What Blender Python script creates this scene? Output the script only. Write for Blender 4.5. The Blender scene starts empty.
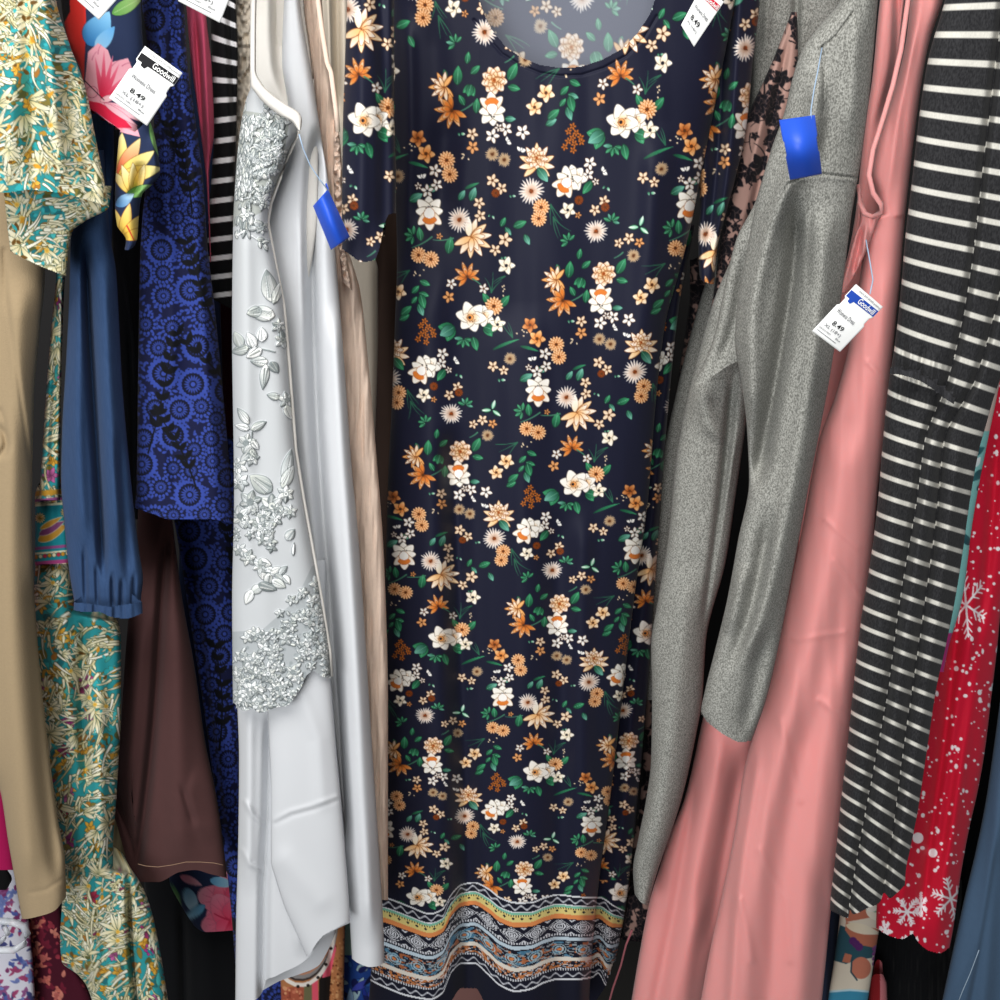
import bpy, math
import numpy as np
from mathutils import Vector

# ------------------------------------------------------------------ camera
F, TH, CZ = 980.0, math.radians(19.3), 1.75
CT, ST = math.cos(TH), math.sin(TH)
COL = bpy.context.scene.collection

YM = lambda Y: 1.05+(np.asarray(Y, float)-1.05)*1.5      # spacing of the rows of cloth behind one another
def unproj(px, py, Y):
    """world point at distance Y (a vertical plane) seen at picture position px,py"""
    px = np.asarray(px, float); py = np.asarray(py, float)
    fx = (px-500)/F; fy = (py-500)/F
    k = Y/(CT-fy*ST)
    return fx*k, Y+0*px, CZ+(-ST-fy*CT)*k

def x_at(px, Y, Z):
    d = Y*CT+(CZ-Z)*ST
    return (px-500)*d/F

def hexc(h):
    return np.array([int(h[i:i+2], 16)/255 for i in (0, 2, 4)])

def lin(c):
    c = np.asarray(c, float)
    return np.where(c <= .04045, c/12.92, ((np.clip(c, 0, None)+.055)/1.055)**2.4)

# ------------------------------------------------------------------ numeric helpers
def pchip(pts):
    pts = sorted(pts); x = np.array([p[0] for p in pts], float); y = np.array([p[1] for p in pts], float)
    if len(x) == 1:
        return lambda q: np.full(np.shape(q), y[0])
    h = np.diff(x); d = np.diff(y)/h; m = np.zeros(len(x))
    m[0], m[-1] = d[0], d[-1]
    for i in range(1, len(x)-1):
        if d[i-1]*d[i] > 0:
            w1, w2 = 2*h[i]+h[i-1], h[i]+2*h[i-1]
            m[i] = (w1+w2)/(w1/d[i-1]+w2/d[i])
    def f(q):
        q = np.clip(np.asarray(q, float), x[0], x[-1])
        i = np.clip(np.searchsorted(x, q)-1, 0, len(h)-1)
        t = (q-x[i])/h[i]
        return ((1+2*t)*(1-t)**2*y[i]+t*(1-t)**2*h[i]*m[i]+t*t*(3-2*t)*y[i+1]+t*t*(t-1)*h[i]*m[i+1])
    return f

def sm(t):
    t = np.clip(t, 0, 1); return t*t*(3-2*t)

def vnoise(x, y, seed=0):
    """smooth value noise in -1..1"""
    xi = np.floor(x).astype(np.int64); yi = np.floor(y).astype(np.int64)
    fx = sm(x-xi); fy = sm(y-yi)
    def h(a, b):
        n = (a*374761393+b*668265263+seed*1442695041) & 0xffffffff
        n = ((n ^ (n >> 13))*1274126177) & 0xffffffff
        return ((n ^ (n >> 16)) & 0xffff)/32767.5-1
    return (h(xi, yi)*(1-fx)+h(xi+1, yi)*fx)*(1-fy)+(h(xi, yi+1)*(1-fx)+h(xi+1, yi+1)*fx)*fy

# ------------------------------------------------------------------ print painter (fabric prints, stored as mesh colours)
class Canvas:
    def __init__(s, x0, y0, x1, y1, sc, base):
        s.x0, s.y0, s.sc = x0, y0, sc
        s.W = int((x1-x0)*sc)+2; s.H = int((y1-y0)*sc)+2
        s.a = np.empty((s.H, s.W, 3), np.float32); s.a[:] = base
        s.h = np.zeros((s.H, s.W), np.float32)
    def win(s, x0, y0, x1, y1):
        i0 = max(0, int((x0-s.x0)*s.sc)-1); i1 = min(s.W, int((x1-s.x0)*s.sc)+3)
        j0 = max(0, int((y0-s.y0)*s.sc)-1); j1 = min(s.H, int((y1-s.y0)*s.sc)+3)
        if i0 >= i1 or j0 >= j1: return None
        X, Y = np.meshgrid(np.arange(i0, i1)/s.sc+s.x0, np.arange(j0, j1)/s.sc+s.y0)
        return (slice(j0, j1), slice(i0, i1)), X, Y
    def put(s, sl, m, c, hh=None):
        m = np.clip(m, 0, 1)
        s.a[sl] = s.a[sl]*(1-m[..., None])+c*m[..., None]
        if hh is not None: s.h[sl] = np.maximum(s.h[sl], m*hh)
    def petal(s, x, y, ang, L, w, c0, c1, line=None, lw=.5, sh=.75, vein=None, hh=None, bend=0, rd=.8):
        ww = s.win(x-L-w, y-L-w, x+L+w, y+L+w)
        if ww is None: return
        sl, X, Y = ww
        ca, sa = math.cos(ang), math.sin(ang)
        t = ((X-x)*ca+(Y-y)*sa)/L; n = -(X-x)*sa+(Y-y)*ca
        n = n-bend*L*t*t
        tc = np.clip(t, 0, 1)
        sd = w*np.sin(np.pi*tc**sh)**rd-np.abs(n)
        sd = np.where((t < 0) | (t > 1), -9, sd)
        c = c0+(c1-c0)*tc[..., None]
        if line is not None:
            e = np.clip((lw*1.3-sd)/lw, 0, 1)[..., None]; c = c*(1-e)+line*e
        if vein is not None:
            e = (np.clip((.45-np.abs(n))*2.2, 0, 1)*(t > .08)*(t < .85))[..., None]*.7; c = c*(1-e)+vein*e
        h2 = None if hh is None else hh*(.5+.5*np.clip(sd/2, 0, 1))
        s.put(sl, sd*s.sc+.5, c, h2)
    def disc(s, x, y, r, c0, c1=None, line=None, lw=.5, hh=None, ry=None):
        ry = ry or r
        ww = s.win(x-r-1, y-ry-1, x+r+1, y+ry+1)
        if ww is None: return
        sl, X, Y = ww
        d = np.sqrt(((X-x)/r)**2+((Y-y)/ry)**2)
        c = c0+((c0 if c1 is None else c1)-c0)*np.clip(d, 0, 1)[..., None]
        sd = (1-d)*min(r, ry)
        if line is not None:
            e = np.clip((lw*1.3-sd)/lw, 0, 1)[..., None]; c = c*(1-e)+line*e
        s.put(sl, sd*s.sc+.5, c, hh)
    def stroke(s, pts, w0, w1, c, hh=None, soft=.5, op=1):
        xs = [p[0] for p in pts]; ys = [p[1] for p in pts]; w = max(w0, w1)+1
        ww = s.win(min(xs)-w, min(ys)-w, max(xs)+w, max(ys)+w)
        if ww is None: return
        sl, X, Y = ww
        best = np.full(X.shape, -9.); n = len(pts)-1
        for i in range(n):
            (ax, ay), (bx, by) = pts[i], pts[i+1]
            vx, vy = bx-ax, by-ay; l = vx*vx+vy*vy+1e-9
            t = np.clip(((X-ax)*vx+(Y-ay)*vy)/l, 0, 1)
            d = np.hypot(X-ax-t*vx, Y-ay-t*vy)
            wd = w0+(w1-w0)*(i+t)/n
            best = np.maximum(best, wd/2-d)
        s.put(sl, (best*s.sc+soft)*op, c, hh)
    def poly(s, pts, c, hh=None):
        xs = [p[0] for p in pts]; ys = [p[1] for p in pts]
        ww = s.win(min(xs), min(ys), max(xs), max(ys))
        if ww is None: return
        sl, X, Y = ww; acc = 0
        for ox, oy in ((.25, .25), (-.25, .25), (.25, -.25), (-.25, -.25)):
            xx = X+ox/s.sc; yy = Y+oy/s.sc; ins = np.zeros(X.shape, bool)
            for i in range(len(pts)):
                (ax, ay), (bx, by) = pts[i-1], pts[i]
                if ay == by: continue
                ins ^= ((ay > yy) != (by > yy)) & (xx < (bx-ax)*(yy-ay)/(by-ay)+ax)
            acc = acc+ins*.25
        s.put(sl, acc, c, hh)
    def _smp(s, arr, x, y):
        u = np.clip((np.asarray(x)-s.x0)*s.sc, 0, s.W-1.001); v = np.clip((np.asarray(y)-s.y0)*s.sc, 0, s.H-1.001)
        i = u.astype(int); j = v.astype(int); fu = u-i; fv = v-j
        if arr.ndim == 3: fu = fu[..., None]; fv = fv[..., None]
        return (arr[j, i]*(1-fu)+arr[j, i+1]*fu)*(1-fv)+(arr[j+1, i]*(1-fu)+arr[j+1, i+1]*fu)*fv
    def col(s, x, y): return s._smp(s.a, x, y)
    def hgt(s, x, y): return s._smp(s.h, x, y)

def curve_pts(x, y, ang, L, bend, n=6):
    out = []
    for i in range(n+1):
        out.append((x, y)); x += math.cos(ang)*L/n; y += math.sin(ang)*L/n; ang += bend/n
    return out

# ------------------------------------------------------------------ materials
def material(name, col=None, rough=.85, weave=0.0, wscale=900, sheen=.04, mottle=0.0, mscale=60, heather=None, alpha=None, spec=.15, metal=0, trans=0):
    m = bpy.data.materials.new(name); m.use_nodes = True
    nt = m.node_tree; b = nt.nodes['Principled BSDF']
    b.inputs['Roughness'].default_value = rough
    b.inputs['Sheen Weight'].default_value = sheen
    b.inputs['Specular IOR Level'].default_value = spec
    b.inputs['Metallic'].default_value = metal
    b.inputs['Transmission Weight'].default_value = trans
    tc = nt.nodes.new('ShaderNodeTexCoord')
    if col is None:
        a = nt.nodes.new('ShaderNodeAttribute'); a.attribute_name = 'print'; src = a.outputs['Color']
    else:
        r = nt.nodes.new('ShaderNodeRGB'); r.outputs[0].default_value = (*lin(hexc(col)), 1); src = r.outputs[0]
    if heather:
        n = nt.nodes.new('ShaderNodeTexNoise'); n.inputs['Scale'].default_value = heather[1]; n.inputs['Detail'].default_value = 2
        mp = nt.nodes.new('ShaderNodeMapping'); mp.inputs['Scale'].default_value = (1, 1, heather[3] if len(heather) > 3 else .45)
        nt.links.new(tc.outputs['Object'], mp.inputs[0]); nt.links.new(mp.outputs[0], n.inputs[0])
        cr = nt.nodes.new('ShaderNodeMapRange'); cr.inputs[1].default_value = .36; cr.inputs[2].default_value = .64
        nt.links.new(n.outputs[0], cr.inputs[0])
        mx = nt.nodes.new('ShaderNodeMix'); mx.data_type = 'RGBA'
        mul = nt.nodes.new('ShaderNodeMath'); mul.operation = 'MULTIPLY'; mul.inputs[1].default_value = heather[2]
        nt.links.new(cr.outputs[0], mul.inputs[0]); nt.links.new(mul.outputs[0], mx.inputs[0])
        nt.links.new(src, mx.inputs[6]); mx.inputs[7].default_value = (*lin(hexc(heather[0])), 1); src = mx.outputs[2]
    if mottle:
        n = nt.nodes.new('ShaderNodeTexNoise'); n.inputs['Scale'].default_value = mscale; n.inputs['Detail'].default_value = 4
        nt.links.new(tc.outputs['Object'], n.inputs[0])
        hs = nt.nodes.new('ShaderNodeHueSaturation')
        mr = nt.nodes.new('ShaderNodeMapRange'); mr.inputs[3].default_value = 1-mottle; mr.inputs[4].default_value = 1+mottle
        nt.links.new(n.outputs[0], mr.inputs[0]); nt.links.new(mr.outputs[0], hs.inputs['Value']); nt.links.new(src, hs.inputs['Color']); src = hs.outputs[0]
    nt.links.new(src, b.inputs['Base Color'])
    if weave:
        n = nt.nodes.new('ShaderNodeTexNoise'); n.inputs['Scale'].default_value = wscale; n.inputs['Detail'].default_value = 1
        nt.links.new(tc.outputs['Object'], n.inputs[0])
        bp = nt.nodes.new('ShaderNodeBump'); bp.inputs['Strength'].default_value = weave; bp.inputs['Distance'].default_value = .001
        nt.links.new(n.outputs[0], bp.inputs['Height']); nt.links.new(bp.outputs[0], b.inputs['Normal'])
    if alpha is not None: b.inputs['Alpha'].default_value = alpha
    return m

M = {}
M['print'] = material('printed fabric', rough=.75, weave=.12)
M['print_satin'] = material('smooth printed fabric', rough=.6, weave=.05, spec=.2)
M['heather'] = material('grey heather knit', rough=.95, weave=.35, wscale=420, heather=('b8b8b1', 620, .72, .7))
M['charcoal'] = material('charcoal striped jersey', rough=.95, weave=.2, wscale=500, heather=('6a6a6c', 600, .14))
M['tan'] = material('tan wool', 'a08c6e', .95, .35, 600, mottle=.06, mscale=300)
M['brown'] = material('dark brown cloth', '523635', .8, .1, mottle=.05)
M['slate'] = material('slate blue crepe', '2d4467', .9, .35, 700, heather=('3a5175', 500, .35, .1))
M['berry'] = material('raspberry knit', 'dd5c7c', .8, .1)
M['maroon'] = material('dark maroon cloth', '3a0f1e', .85)
M['black'] = material('black cloth', '0b0c0f', .85, .1)
M['sheer'] = material('black sheer cloth', '121419', .7)
M['white'] = material('white satin lining', 'd5d7da', .6, .05, spec=.3, mottle=.02, mscale=20)
M['ivory'] = material('ivory cloth', 'dedad3', .7, .08)
M['peach'] = material('peach crinkle gauze', 'f6dcc8', .9, .3, 500, mottle=.06, mscale=200)
M['cream'] = material('cream slip fabric', 'd8cdbc', .8, .05)
M['taupe'] = material('brown taupe cloth', '4a3a33', .9, .1)
M['pink'] = material('coral pink crepe', 'e69996', .62, .06, 700, spec=.2, sheen=.1)
b_ = M['pink'].node_tree.nodes['Principled BSDF']; b_.inputs['Subsurface Weight'].default_value = .35; b_.inputs['Subsurface Radius'].default_value = (1, .35, .3); b_.inputs['Subsurface Scale'].default_value = .015
M['steel'] = material('steel blue cloth', '48607a', .85, .3, 700, mottle=.05, mscale=120)
M['mauve'] = material('dusty mauve cloth', '8f6660', .85)
M['magenta'] = material('magenta cloth', 'a3134f', .8)
M['olive'] = material('olive cloth', '6a5f47', .85, .1)
M['paper'] = material('white card', 'f2f3f1', .6, spec=.3)
M['ink'] = material('black printing ink', '1c1c1f', .7)
M['greyink'] = material('grey printing ink', '77777b', .7)
M['bluecard'] = material('blue card', '2455cf', .45, spec=.4)
M['blueink'] = material('blue printing ink', '1f46a5', .6)
M['redink'] = material('red printing ink', 'c8273c', .6)
M['tie'] = material('clear blue plastic', '9fb6cf', .3, spec=.5)
M['clear'] = material('clear plastic', 'e8ecf0', .15, spec=.5, alpha=.55)
M['blackplastic'] = material('black plastic', '101012', .3, spec=.5)
M['steelbar'] = material('chrome tube', 'b9bcc0', .25, metal=1)
M['wall'] = material('wall darkened for gap shade', '2b2a2a', .9, .1, 200)  # colour kept dark so the gaps between garments look shaded
M['floor'] = material('grey carpet tile', '3a3836', .95, .3, 400)

# ------------------------------------------------------------------ object helpers
def mesh_obj(name, V, Fc, mat, parent=None, cols=None, smooth=True):
    me = bpy.data.meshes.new(name)
    V = np.asarray(V, np.float32)
    if isinstance(Fc, np.ndarray):
        n = len(Fc)
        me.vertices.add(len(V)); me.vertices.foreach_set('co', V.ravel())
        me.loops.add(n*4); me.loops.foreach_set('vertex_index', Fc.astype(np.int32).ravel())
        me.polygons.add(n); me.polygons.foreach_set('loop_start', np.arange(0, n*4, 4, dtype=np.int32))
        me.update(calc_edges=True)
    else:
        me.from_pydata([tuple(map(float, v)) for v in V], [], Fc); me.update()
    if smooth: me.polygons.foreach_set('use_smooth', np.ones(len(me.polygons), bool))
    if cols is not None:
        at = me.color_attributes.new('print', 'FLOAT_COLOR', 'POINT')
        c = np.ones((len(V), 4), np.float32); c[:, :3] = lin(np.clip(cols, 0, 1))
        at.data.foreach_set('color', c.ravel())
    me.materials.append(mat)
    o = bpy.data.objects.new(name, me); COL.objects.link(o)
    if parent: o.parent = parent; o.matrix_parent_inverse = parent.matrix_world.inverted()
    return o

def tag(o, label, cat, group=None):
    o['label'] = label; o['category'] = cat
    if group: o['group'] = group
    return o

def thing(name, label, cat, px=500, py=980, Y=1.1, group=None):
    o = bpy.data.objects.new(name, None); COL.objects.link(o)
    x, y, z = unproj(px, py, Y); o.location = (float(x), float(y), float(z))
    o.matrix_world.translation = o.location
    o.empty_display_size = .05
    bpy.context.view_layer.update()
    return tag(o, label, cat, group)

def fold_field(x, y, folds):
    d = np.zeros(x.shape)
    for f in folds:
        path, w, amp = f[:3]; kind = f[3] if len(f) > 3 else 'g'
        if kind == 'c':                 # a crease along any line of picture points
            best = np.full(x.shape, 99.); p = np.array(path, float); e = 0
            for i in range(len(p)-1):
                v = p[i+1]-p[i]; t = np.clip(((x-p[i, 0])*v[0]+(y-p[i, 1])*v[1])/(v@v), 0, 1)
                best = np.minimum(best, np.hypot(x-p[i, 0]-t*v[0], y-p[i, 1]-t*v[1]))
            d += amp*np.exp(-(best/w)**2); continue
        p = pchip(path); ys = [q[0] for q in path]; y0, y1 = min(ys), max(ys)
        fd = min(50, (y1-y0)*.3)
        fade = sm((y-y0)/fd+.0)*sm((y1-y)/fd)
        if y0 <= -30: fade = sm((y1-y)/fd)
        if y1 >= 1000: fade = fade*0+(sm((y-y0)/fd) if y0 > -30 else 1)
        dx = (x-p(y))/w
        if kind == 'g': g = np.exp(-dx*dx)
        elif kind == 's': g = 1/(1+np.exp(-np.clip(dx*2.5, -30, 30)))
        elif kind == 'r': g = np.where(dx < 0, np.exp(-(dx*2.6)**2), np.exp(-(dx*.8)**2))    # steep left
        elif kind == 'l': g = np.where(dx > 0, np.exp(-(dx*2.6)**2), np.exp(-(dx*.8)**2))    # steep right
        d += amp*g*fade
    return d

def panel(name, mat, L, R, Y, top=-70, bot=1060, step=2.5, roll=.018, rk=3, depth=.05, folds=(), ripple=None,
          crinkle=None, color=None, hgt=None, parent=None, back=True, inset=3, deepback=False):
    """a hanging piece of cloth: front surface between two picture outlines, rolled edges, and a back that closes it"""
    Lf, Rf = pchip(L), pchip(R)
    tf = (lambda x: np.full(np.shape(x), float(top))) if not isinstance(top, list) else (lambda x, t=pchip(top): t(x))
    bf = (lambda x: np.full(np.shape(x), float(bot))) if not isinstance(bot, list) else (lambda x, t=pchip(bot): t(x))
    Yf = lambda y: np.full(np.shape(y), float(YM(Y)))
    ymin = top if not isinstance(top, list) else min(p[1] for p in top)
    ymax = bot if not isinstance(bot, list) else max(p[1] for p in bot)
    yy = np.linspace(ymin, ymax, 40); wmax = float(np.max(Rf(yy)-Lf(yy)))
    nu = max(8, int(wmax/step)+1); nv = max(8, int((ymax-ymin)/step)+1)
    u, t = np.meshgrid(np.linspace(0, 1, nu), np.linspace(0, 1, nv))
    y = ymin+t*(ymax-ymin); x = Lf(y)+(Rf(y)-Lf(y))*u
    cut = step <= .95 and (isinstance(top, list) or isinstance(bot, list))     # fine weaves are trimmed along their edge lines
    for _ in range(0 if cut else 8):
        tp, bt = tf(x), bf(x); bt = np.maximum(bt, tp+1)
        y = tp+t*(bt-tp); x = Lf(y)+(Rf(y)-Lf(y))*u
    d = Yf(y)+roll*(1-(1-np.abs(2*u-1)**rk)**.5)
    d = d-fold_field(x, y, folds)
    if ripple:
        for (amp, per, seed) in ripple:
            d = d-amp*vnoise(x/per+vnoise(x/90, y/220, seed+7)*.6, y/(per*7), seed)
    if crinkle:
        for (amp, sx, sy, seed) in crinkle:
            d = d-amp*vnoise(x/sx, y/sy, seed)
    if hgt is not None: d = d-hgt(x, y)
    X, Yw, Z = unproj(x, y, 1.0)
    X, Z = X*d, CZ+(Z-CZ)*d
    V = np.stack([X, d, Z], -1)
    PX, PY = x, y
    if back:
        nb = 8; ub = np.linspace(1, 0, nb)[None, :]+0*t[:, :1]
        db = (np.max(d, 1)[:, None] if deepback else np.minimum(np.max(d, 1)[:, None], Yf(y[:, :1])+roll*1.6))+depth*np.sin(np.pi*np.clip(ub*.94+.03, 0, 1))**.5
        zl = np.interp(np.linspace(1, 0, nb), np.linspace(0, 1, nu), np.arange(nu)).astype(int)
        zb = Z[:, zl]; yb = y[:, zl]
        lo, hi = x[:, :1], x[:, -1:]
        ins = np.minimum(inset, (hi-lo)*.2)
        xb = lo+ins+(hi-lo-2*ins)*ub
        Xb = x_at(xb, db, zb)
        V = np.concatenate([V, np.stack([Xb, db, zb], -1)], 1)
        PX = np.concatenate([x, xb], 1); PY = np.concatenate([y, yb], 1)
    nc = V.shape[1]
    idx = np.arange(nv*nc).reshape(nv, nc)
    nxt = np.roll(idx, -1, 1)
    if not back: idx2, nx2 = idx[:, :-1], nxt[:, :-1]
    else: idx2, nx2 = idx, nxt
    Q = np.stack([idx2[:-1], idx2[1:], nx2[1:], nx2[:-1]], -1).reshape(-1, 4)
    if cut:
        pc = PX.ravel()[Q].mean(1); qc = PY.ravel()[Q].mean(1)
        if isinstance(top, list): w_ = np.interp(pc, *np.array(sorted(top), float).T)
        else: w_ = np.full(len(pc), float(top))
        Q = Q[(qc > w_) & (qc < bf(pc))]
        used = np.unique(Q); remap = np.zeros(nv*nc, np.int64); remap[used] = np.arange(len(used)); Q = remap[Q]
        V = V.reshape(-1, 3)[used]; PX = PX.ravel()[used]; PY = PY.ravel()[used]
    cols = None
    if color is not None:
        cols = color(PX.ravel(), PY.ravel())
    return mesh_obj(name, V.reshape(-1, 3), Q, mat, parent, cols)

def tube(name, pts, r, mat, parent=None, n=8, closed=False):
    pts = [Vector(p) for p in pts]; V = []; Fc = []; N = len(pts)
    for i, p in enumerate(pts):
        a = pts[(i-1) % N] if closed or i > 0 else p; b = pts[(i+1) % N] if closed or i < N-1 else p
        tn = (b-a).normalized(); s = tn.cross(Vector((0, 0, 1)) if abs(tn.z) < .9 else Vector((1, 0, 0))).normalized(); w = tn.cross(s)
        for k in range(n):
            an = 2*math.pi*k/n; V.append(p+(s*math.cos(an)+w*math.sin(an))*r)
    m = N if closed else N-1
    for i in range(m):
        for k in range(n):
            a, b = i*n+k, i*n+(k+1) % n; c, e = ((i+1) % N)*n+(k+1) % n, ((i+1) % N)*n+k
            Fc.append((a, b, c, e))
    if not closed: Fc += [tuple(range(n))[::-1], tuple((N-1)*n+k for k in range(n))]
    return mesh_obj(name, V, Fc, mat, parent)

def U(px, py, Y):
    a, b, c = unproj(px, py, float(YM(Y))); return Vector((float(a), float(b), float(c)))

rng = np.random.default_rng(7)
R_ = lambda a, b: float(rng.uniform(a, b))

# ------------------------------------------------------------------ the setting
def box(name, lo, hi, mat):
    (a, b, c), (d, e, f) = lo, hi
    V = [(a, b, c), (d, b, c), (d, e, c), (a, e, c), (a, b, f), (d, b, f), (d, e, f), (a, e, f)]
    o = mesh_obj(name, V, [(0, 3, 2, 1), (4, 5, 6, 7), (0, 1, 5, 4), (1, 2, 6, 5), (2, 3, 7, 6), (3, 0, 4, 7)], mat, smooth=False)
    o['kind'] = 'structure'; return o
box('floor', (-3, -3, -.05), (3, 2.3, 0), M['floor'])
box('wall_back', (-3, 2.2, 0), (3, 2.3, 3), M['wall'])

# ------------------------------------------------------------------ fabric prints
H = {k: hexc(v) for k, v in dict(
    navy='16182c', white='fbf8f2', cream='f6e2c0', org='e07c30', dorg='98430f', lorg='f4b570', brown='5a2f12', dk='14131c', tan='cbb08c',
    g1='0f4630', g2='3d9a68', g3='8fd0ac', gold='b98a2e').items()}
TAU = 2*math.pi
def small5(c, x, y, r, col, cen, a=0):
    for i in range(5):
        an = a+i*TAU/5
        c.petal(x+math.cos(an)*r*.12, y+math.sin(an)*r*.12, an, r*.95, r*.33, col*.93, col, H['brown'], 0.56, .95, rd=.55)
    c.disc(x, y, r*.2, cen)
def daisy(c, x, y, r, col, cen, n=22, cr=.16, w=.07):
    c.disc(x, y, r*.55, H['dk'])
    for ring, k in ((1, n), (.68, n-5)):
        for i in range(k):
            an = (i+.5*(ring < 1))*TAU/k
            c.petal(x+math.cos(an)*r*.12, y+math.sin(an)*r*.12, an+R_(-.06, .06), r*ring*R_(.8, .98), r*w, cen*.5+col*.5, col, None, .3, 1.1)
    c.disc(x, y, r*cr, cen)
    for i in range(7): c.disc(x+R_(-1, 1)*r*cr, y+R_(-1, 1)*r*cr, .55, H['brown'])
def pompon(c, x, y, r):
    c.disc(x, y, r*.85, H['brown'])
    for ring, k in ((1, 15), (.7, 12), (.42, 7)):
        for i in range(k):
            an = (i+.5*(ring < .9))*TAU/k+ring
            c.petal(x+math.cos(an)*r*ring*.35, y+math.sin(an)*r*ring*.35, an, r*ring*.66, r*.15, H['org'], H['cream'], H['dorg'], .3, 1.2)
    c.disc(x, y, r*.13, H['brown'])
def lotus(c, x, y, r, ang, c0='dorg', c1='org', c2='lorg'):
    for L, spread, k in ((1., 2.1, 7), (.85, 1.5, 5), (.62, .9, 3)):
        for i in range(k):
            an = ang+spread*(2*i/(k-1)-1)
            ll = r*L*(1.05-.15*abs(2*i/(k-1)-1))
            bx, by = x-math.cos(ang)*r*.25, y-math.sin(ang)*r*.25
            c.petal(bx, by, an, ll*1.25, r*.2, H[c0], H[c2]*.5+H['white']*.5 if i % 2 else H[c2], H[c0]*.8, .5, 1.0)
            c.petal(bx+math.cos(an)*ll*.35, by+math.sin(an)*ll*.35, an, ll*.6, r*.1, H[c1], H[c1], None, .4, 1.)
    c.disc(x-math.cos(ang)*r*.25, y-math.sin(ang)*r*.25, r*.12, H['brown'])
def anemone(c, x, y, r, ang, cen='org'):
    for i in range(6):
        an = ang+i*TAU/6+R_(-.1, .1)
        c.petal(x, y, an, r*R_(.92, 1.08), r*.42, H['cream']*.5+H['white']*.5, H['white'], H['dk']*.5+H['tan']*.5, 0.72, .62, rd=.5)
    for i in range(4):
        an = ang+.5+i*TAU/4
        c.petal(x, y, an, r*.55, r*.26, H['lorg'], H['white'], H['tan']*.6, .4, .7, rd=.5)
    c.disc(x-r*.06, y, r*.22, H[cen], H['lorg'], H['brown'], .5)
    c.disc(x-r*.1, y, r*.1, H['dk'])
    for i in range(8):
        an = R_(0, TAU); c.disc(x+math.cos(an)*r*.28, y+math.sin(an)*r*.28, .5, H['brown'])
def opened(c, x, y, r, ang):   # white bowl-shaped flower with an orange heart
    for an, L, w in ((0, .9, .36), (.75, .95, .34), (-.75, .95, .34), (1.5, .8, .3), (-1.5, .8, .3)):
        c.petal(x, y, ang+an, r*L, r*w, H['cream']*.4+H['white']*.6, H['white'], H['tan']*.6, 0.72, .62, rd=.48)
    for i in range(9): c.disc(x+R_(-.25, .25)*r+math.cos(ang)*r*.2, y+R_(-.2, .2)*r+math.sin(ang)*r*.2, .7, H['dk'])
    bx, by = x-math.cos(ang)*r*.1, y-math.sin(ang)*r*.1
    for an, L, w in ((math.pi, .95, .36), (math.pi-.85, .9, .3), (math.pi+.85, .9, .3)):
        c.petal(bx, by, ang+an, r*L, r*w, H['lorg']*.4+H['white']*.6, H['white'], H['brown']*.5+H['tan']*.5, 0.72, .6, rd=.48)
    c.petal(bx-math.cos(ang)*r*.34-math.cos(ang+1.57)*r*.42, by-math.sin(ang)*r*.34-math.sin(ang+1.57)*r*.42, ang+1.57, r*.84, r*.26, H['org'], H['org'], H['dorg'], .5, 1, rd=.6)
    c.petal(bx-math.cos(ang)*r*.25, by-math.sin(ang)*r*.25, ang, r*.62, r*.34, H['white'], H['white'], H['dorg'], .5, .75, rd=.5)
def peony(c, x, y, r, tint='lorg'):
    for L, k, s in ((1, 9, .34), (.74, 7, .3), (.48, 5, .26), (.26, 4, .2)):
        for i in range(k):
            an = i*TAU/k+L*5
            c.petal(x+math.cos(an)*r*(L-.48)*.6, y+math.sin(an)*r*(L-.48)*.6, an, r*.5, r*s*.8, H['org']*.55+H[tint]*.45, H['white'] if L > .6 else H['cream'], H['brown']*.7+H['org']*.3, 0.72, .55, rd=.5)
    c.disc(x, y, r*.1, H['dorg'])
def lily(c, x, y, r, ang, tint='cream'):
    for i in range(9):
        an = ang+2.3*(2*i/8-1)
        c.petal(x-math.cos(ang)*r*.25, y-math.sin(ang)*r*.25, an, r*(1.2-.2*abs(i-4)/4), r*.2, H['lorg'], H['white'] if i % 2 else H[tint], H['dorg']*.7, 0.72, .8, rd=.6)
    for i in range(5):
        an = ang+1.2*(2*i/4-1)
        c.petal(x-math.cos(ang)*r*.2, y-math.sin(ang)*r*.2, an, r*.75, r*.17, H['lorg'], H['white'], H['dorg']*.8, 0.64, .8, rd=.6)
def leaf(c, x, y, L, ang, w=.27):
    c.petal(x-math.cos(ang)*L/2, y-math.sin(ang)*L/2, ang, L, L*w, H['g1'], H['g2'] if R_(0, 1) < .7 else H['g3']*.6+hexc('5aa5b0')*.4, H['g1']*.5, .45, .85, vein=H['g3'])
def sprig(c, x, y, L, ang, n=5):
    for i in range(n):
        an = ang+(i-(n-1)/2)*.75
        leaf(c, x+math.cos(an)*L*.55, y+math.sin(an)*L*.55, L*R_(.85, 1.05), an, .24)
def grass(c, x, y, L, ang, n=3):
    for i in range(n):
        c.stroke(curve_pts(x, y, ang+(i-1)*.35, L*R_(.7, 1), R_(-.6, .6)), 1.3, .4, H['g1']*.8+H['g3']*.2)
def seeds(c, x, y, r):
    for i in range(5):
        c.petal(x+R_(-r, r), y+R_(-r, r), R_(0, 6), 2.2, .7, H['cream'], H['tan'], None)
def white_bits(c, pts, r):
    for (x, y) in pts: small5(c, x, y, r, H['white'], H['dk'], R_(0, 6))

K_FAB = 821.0
def fab(px, py):
    x, _, z = unproj(px, py, 1.2)
    return x*K_FAB, -(z-CZ)*K_FAB
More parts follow.
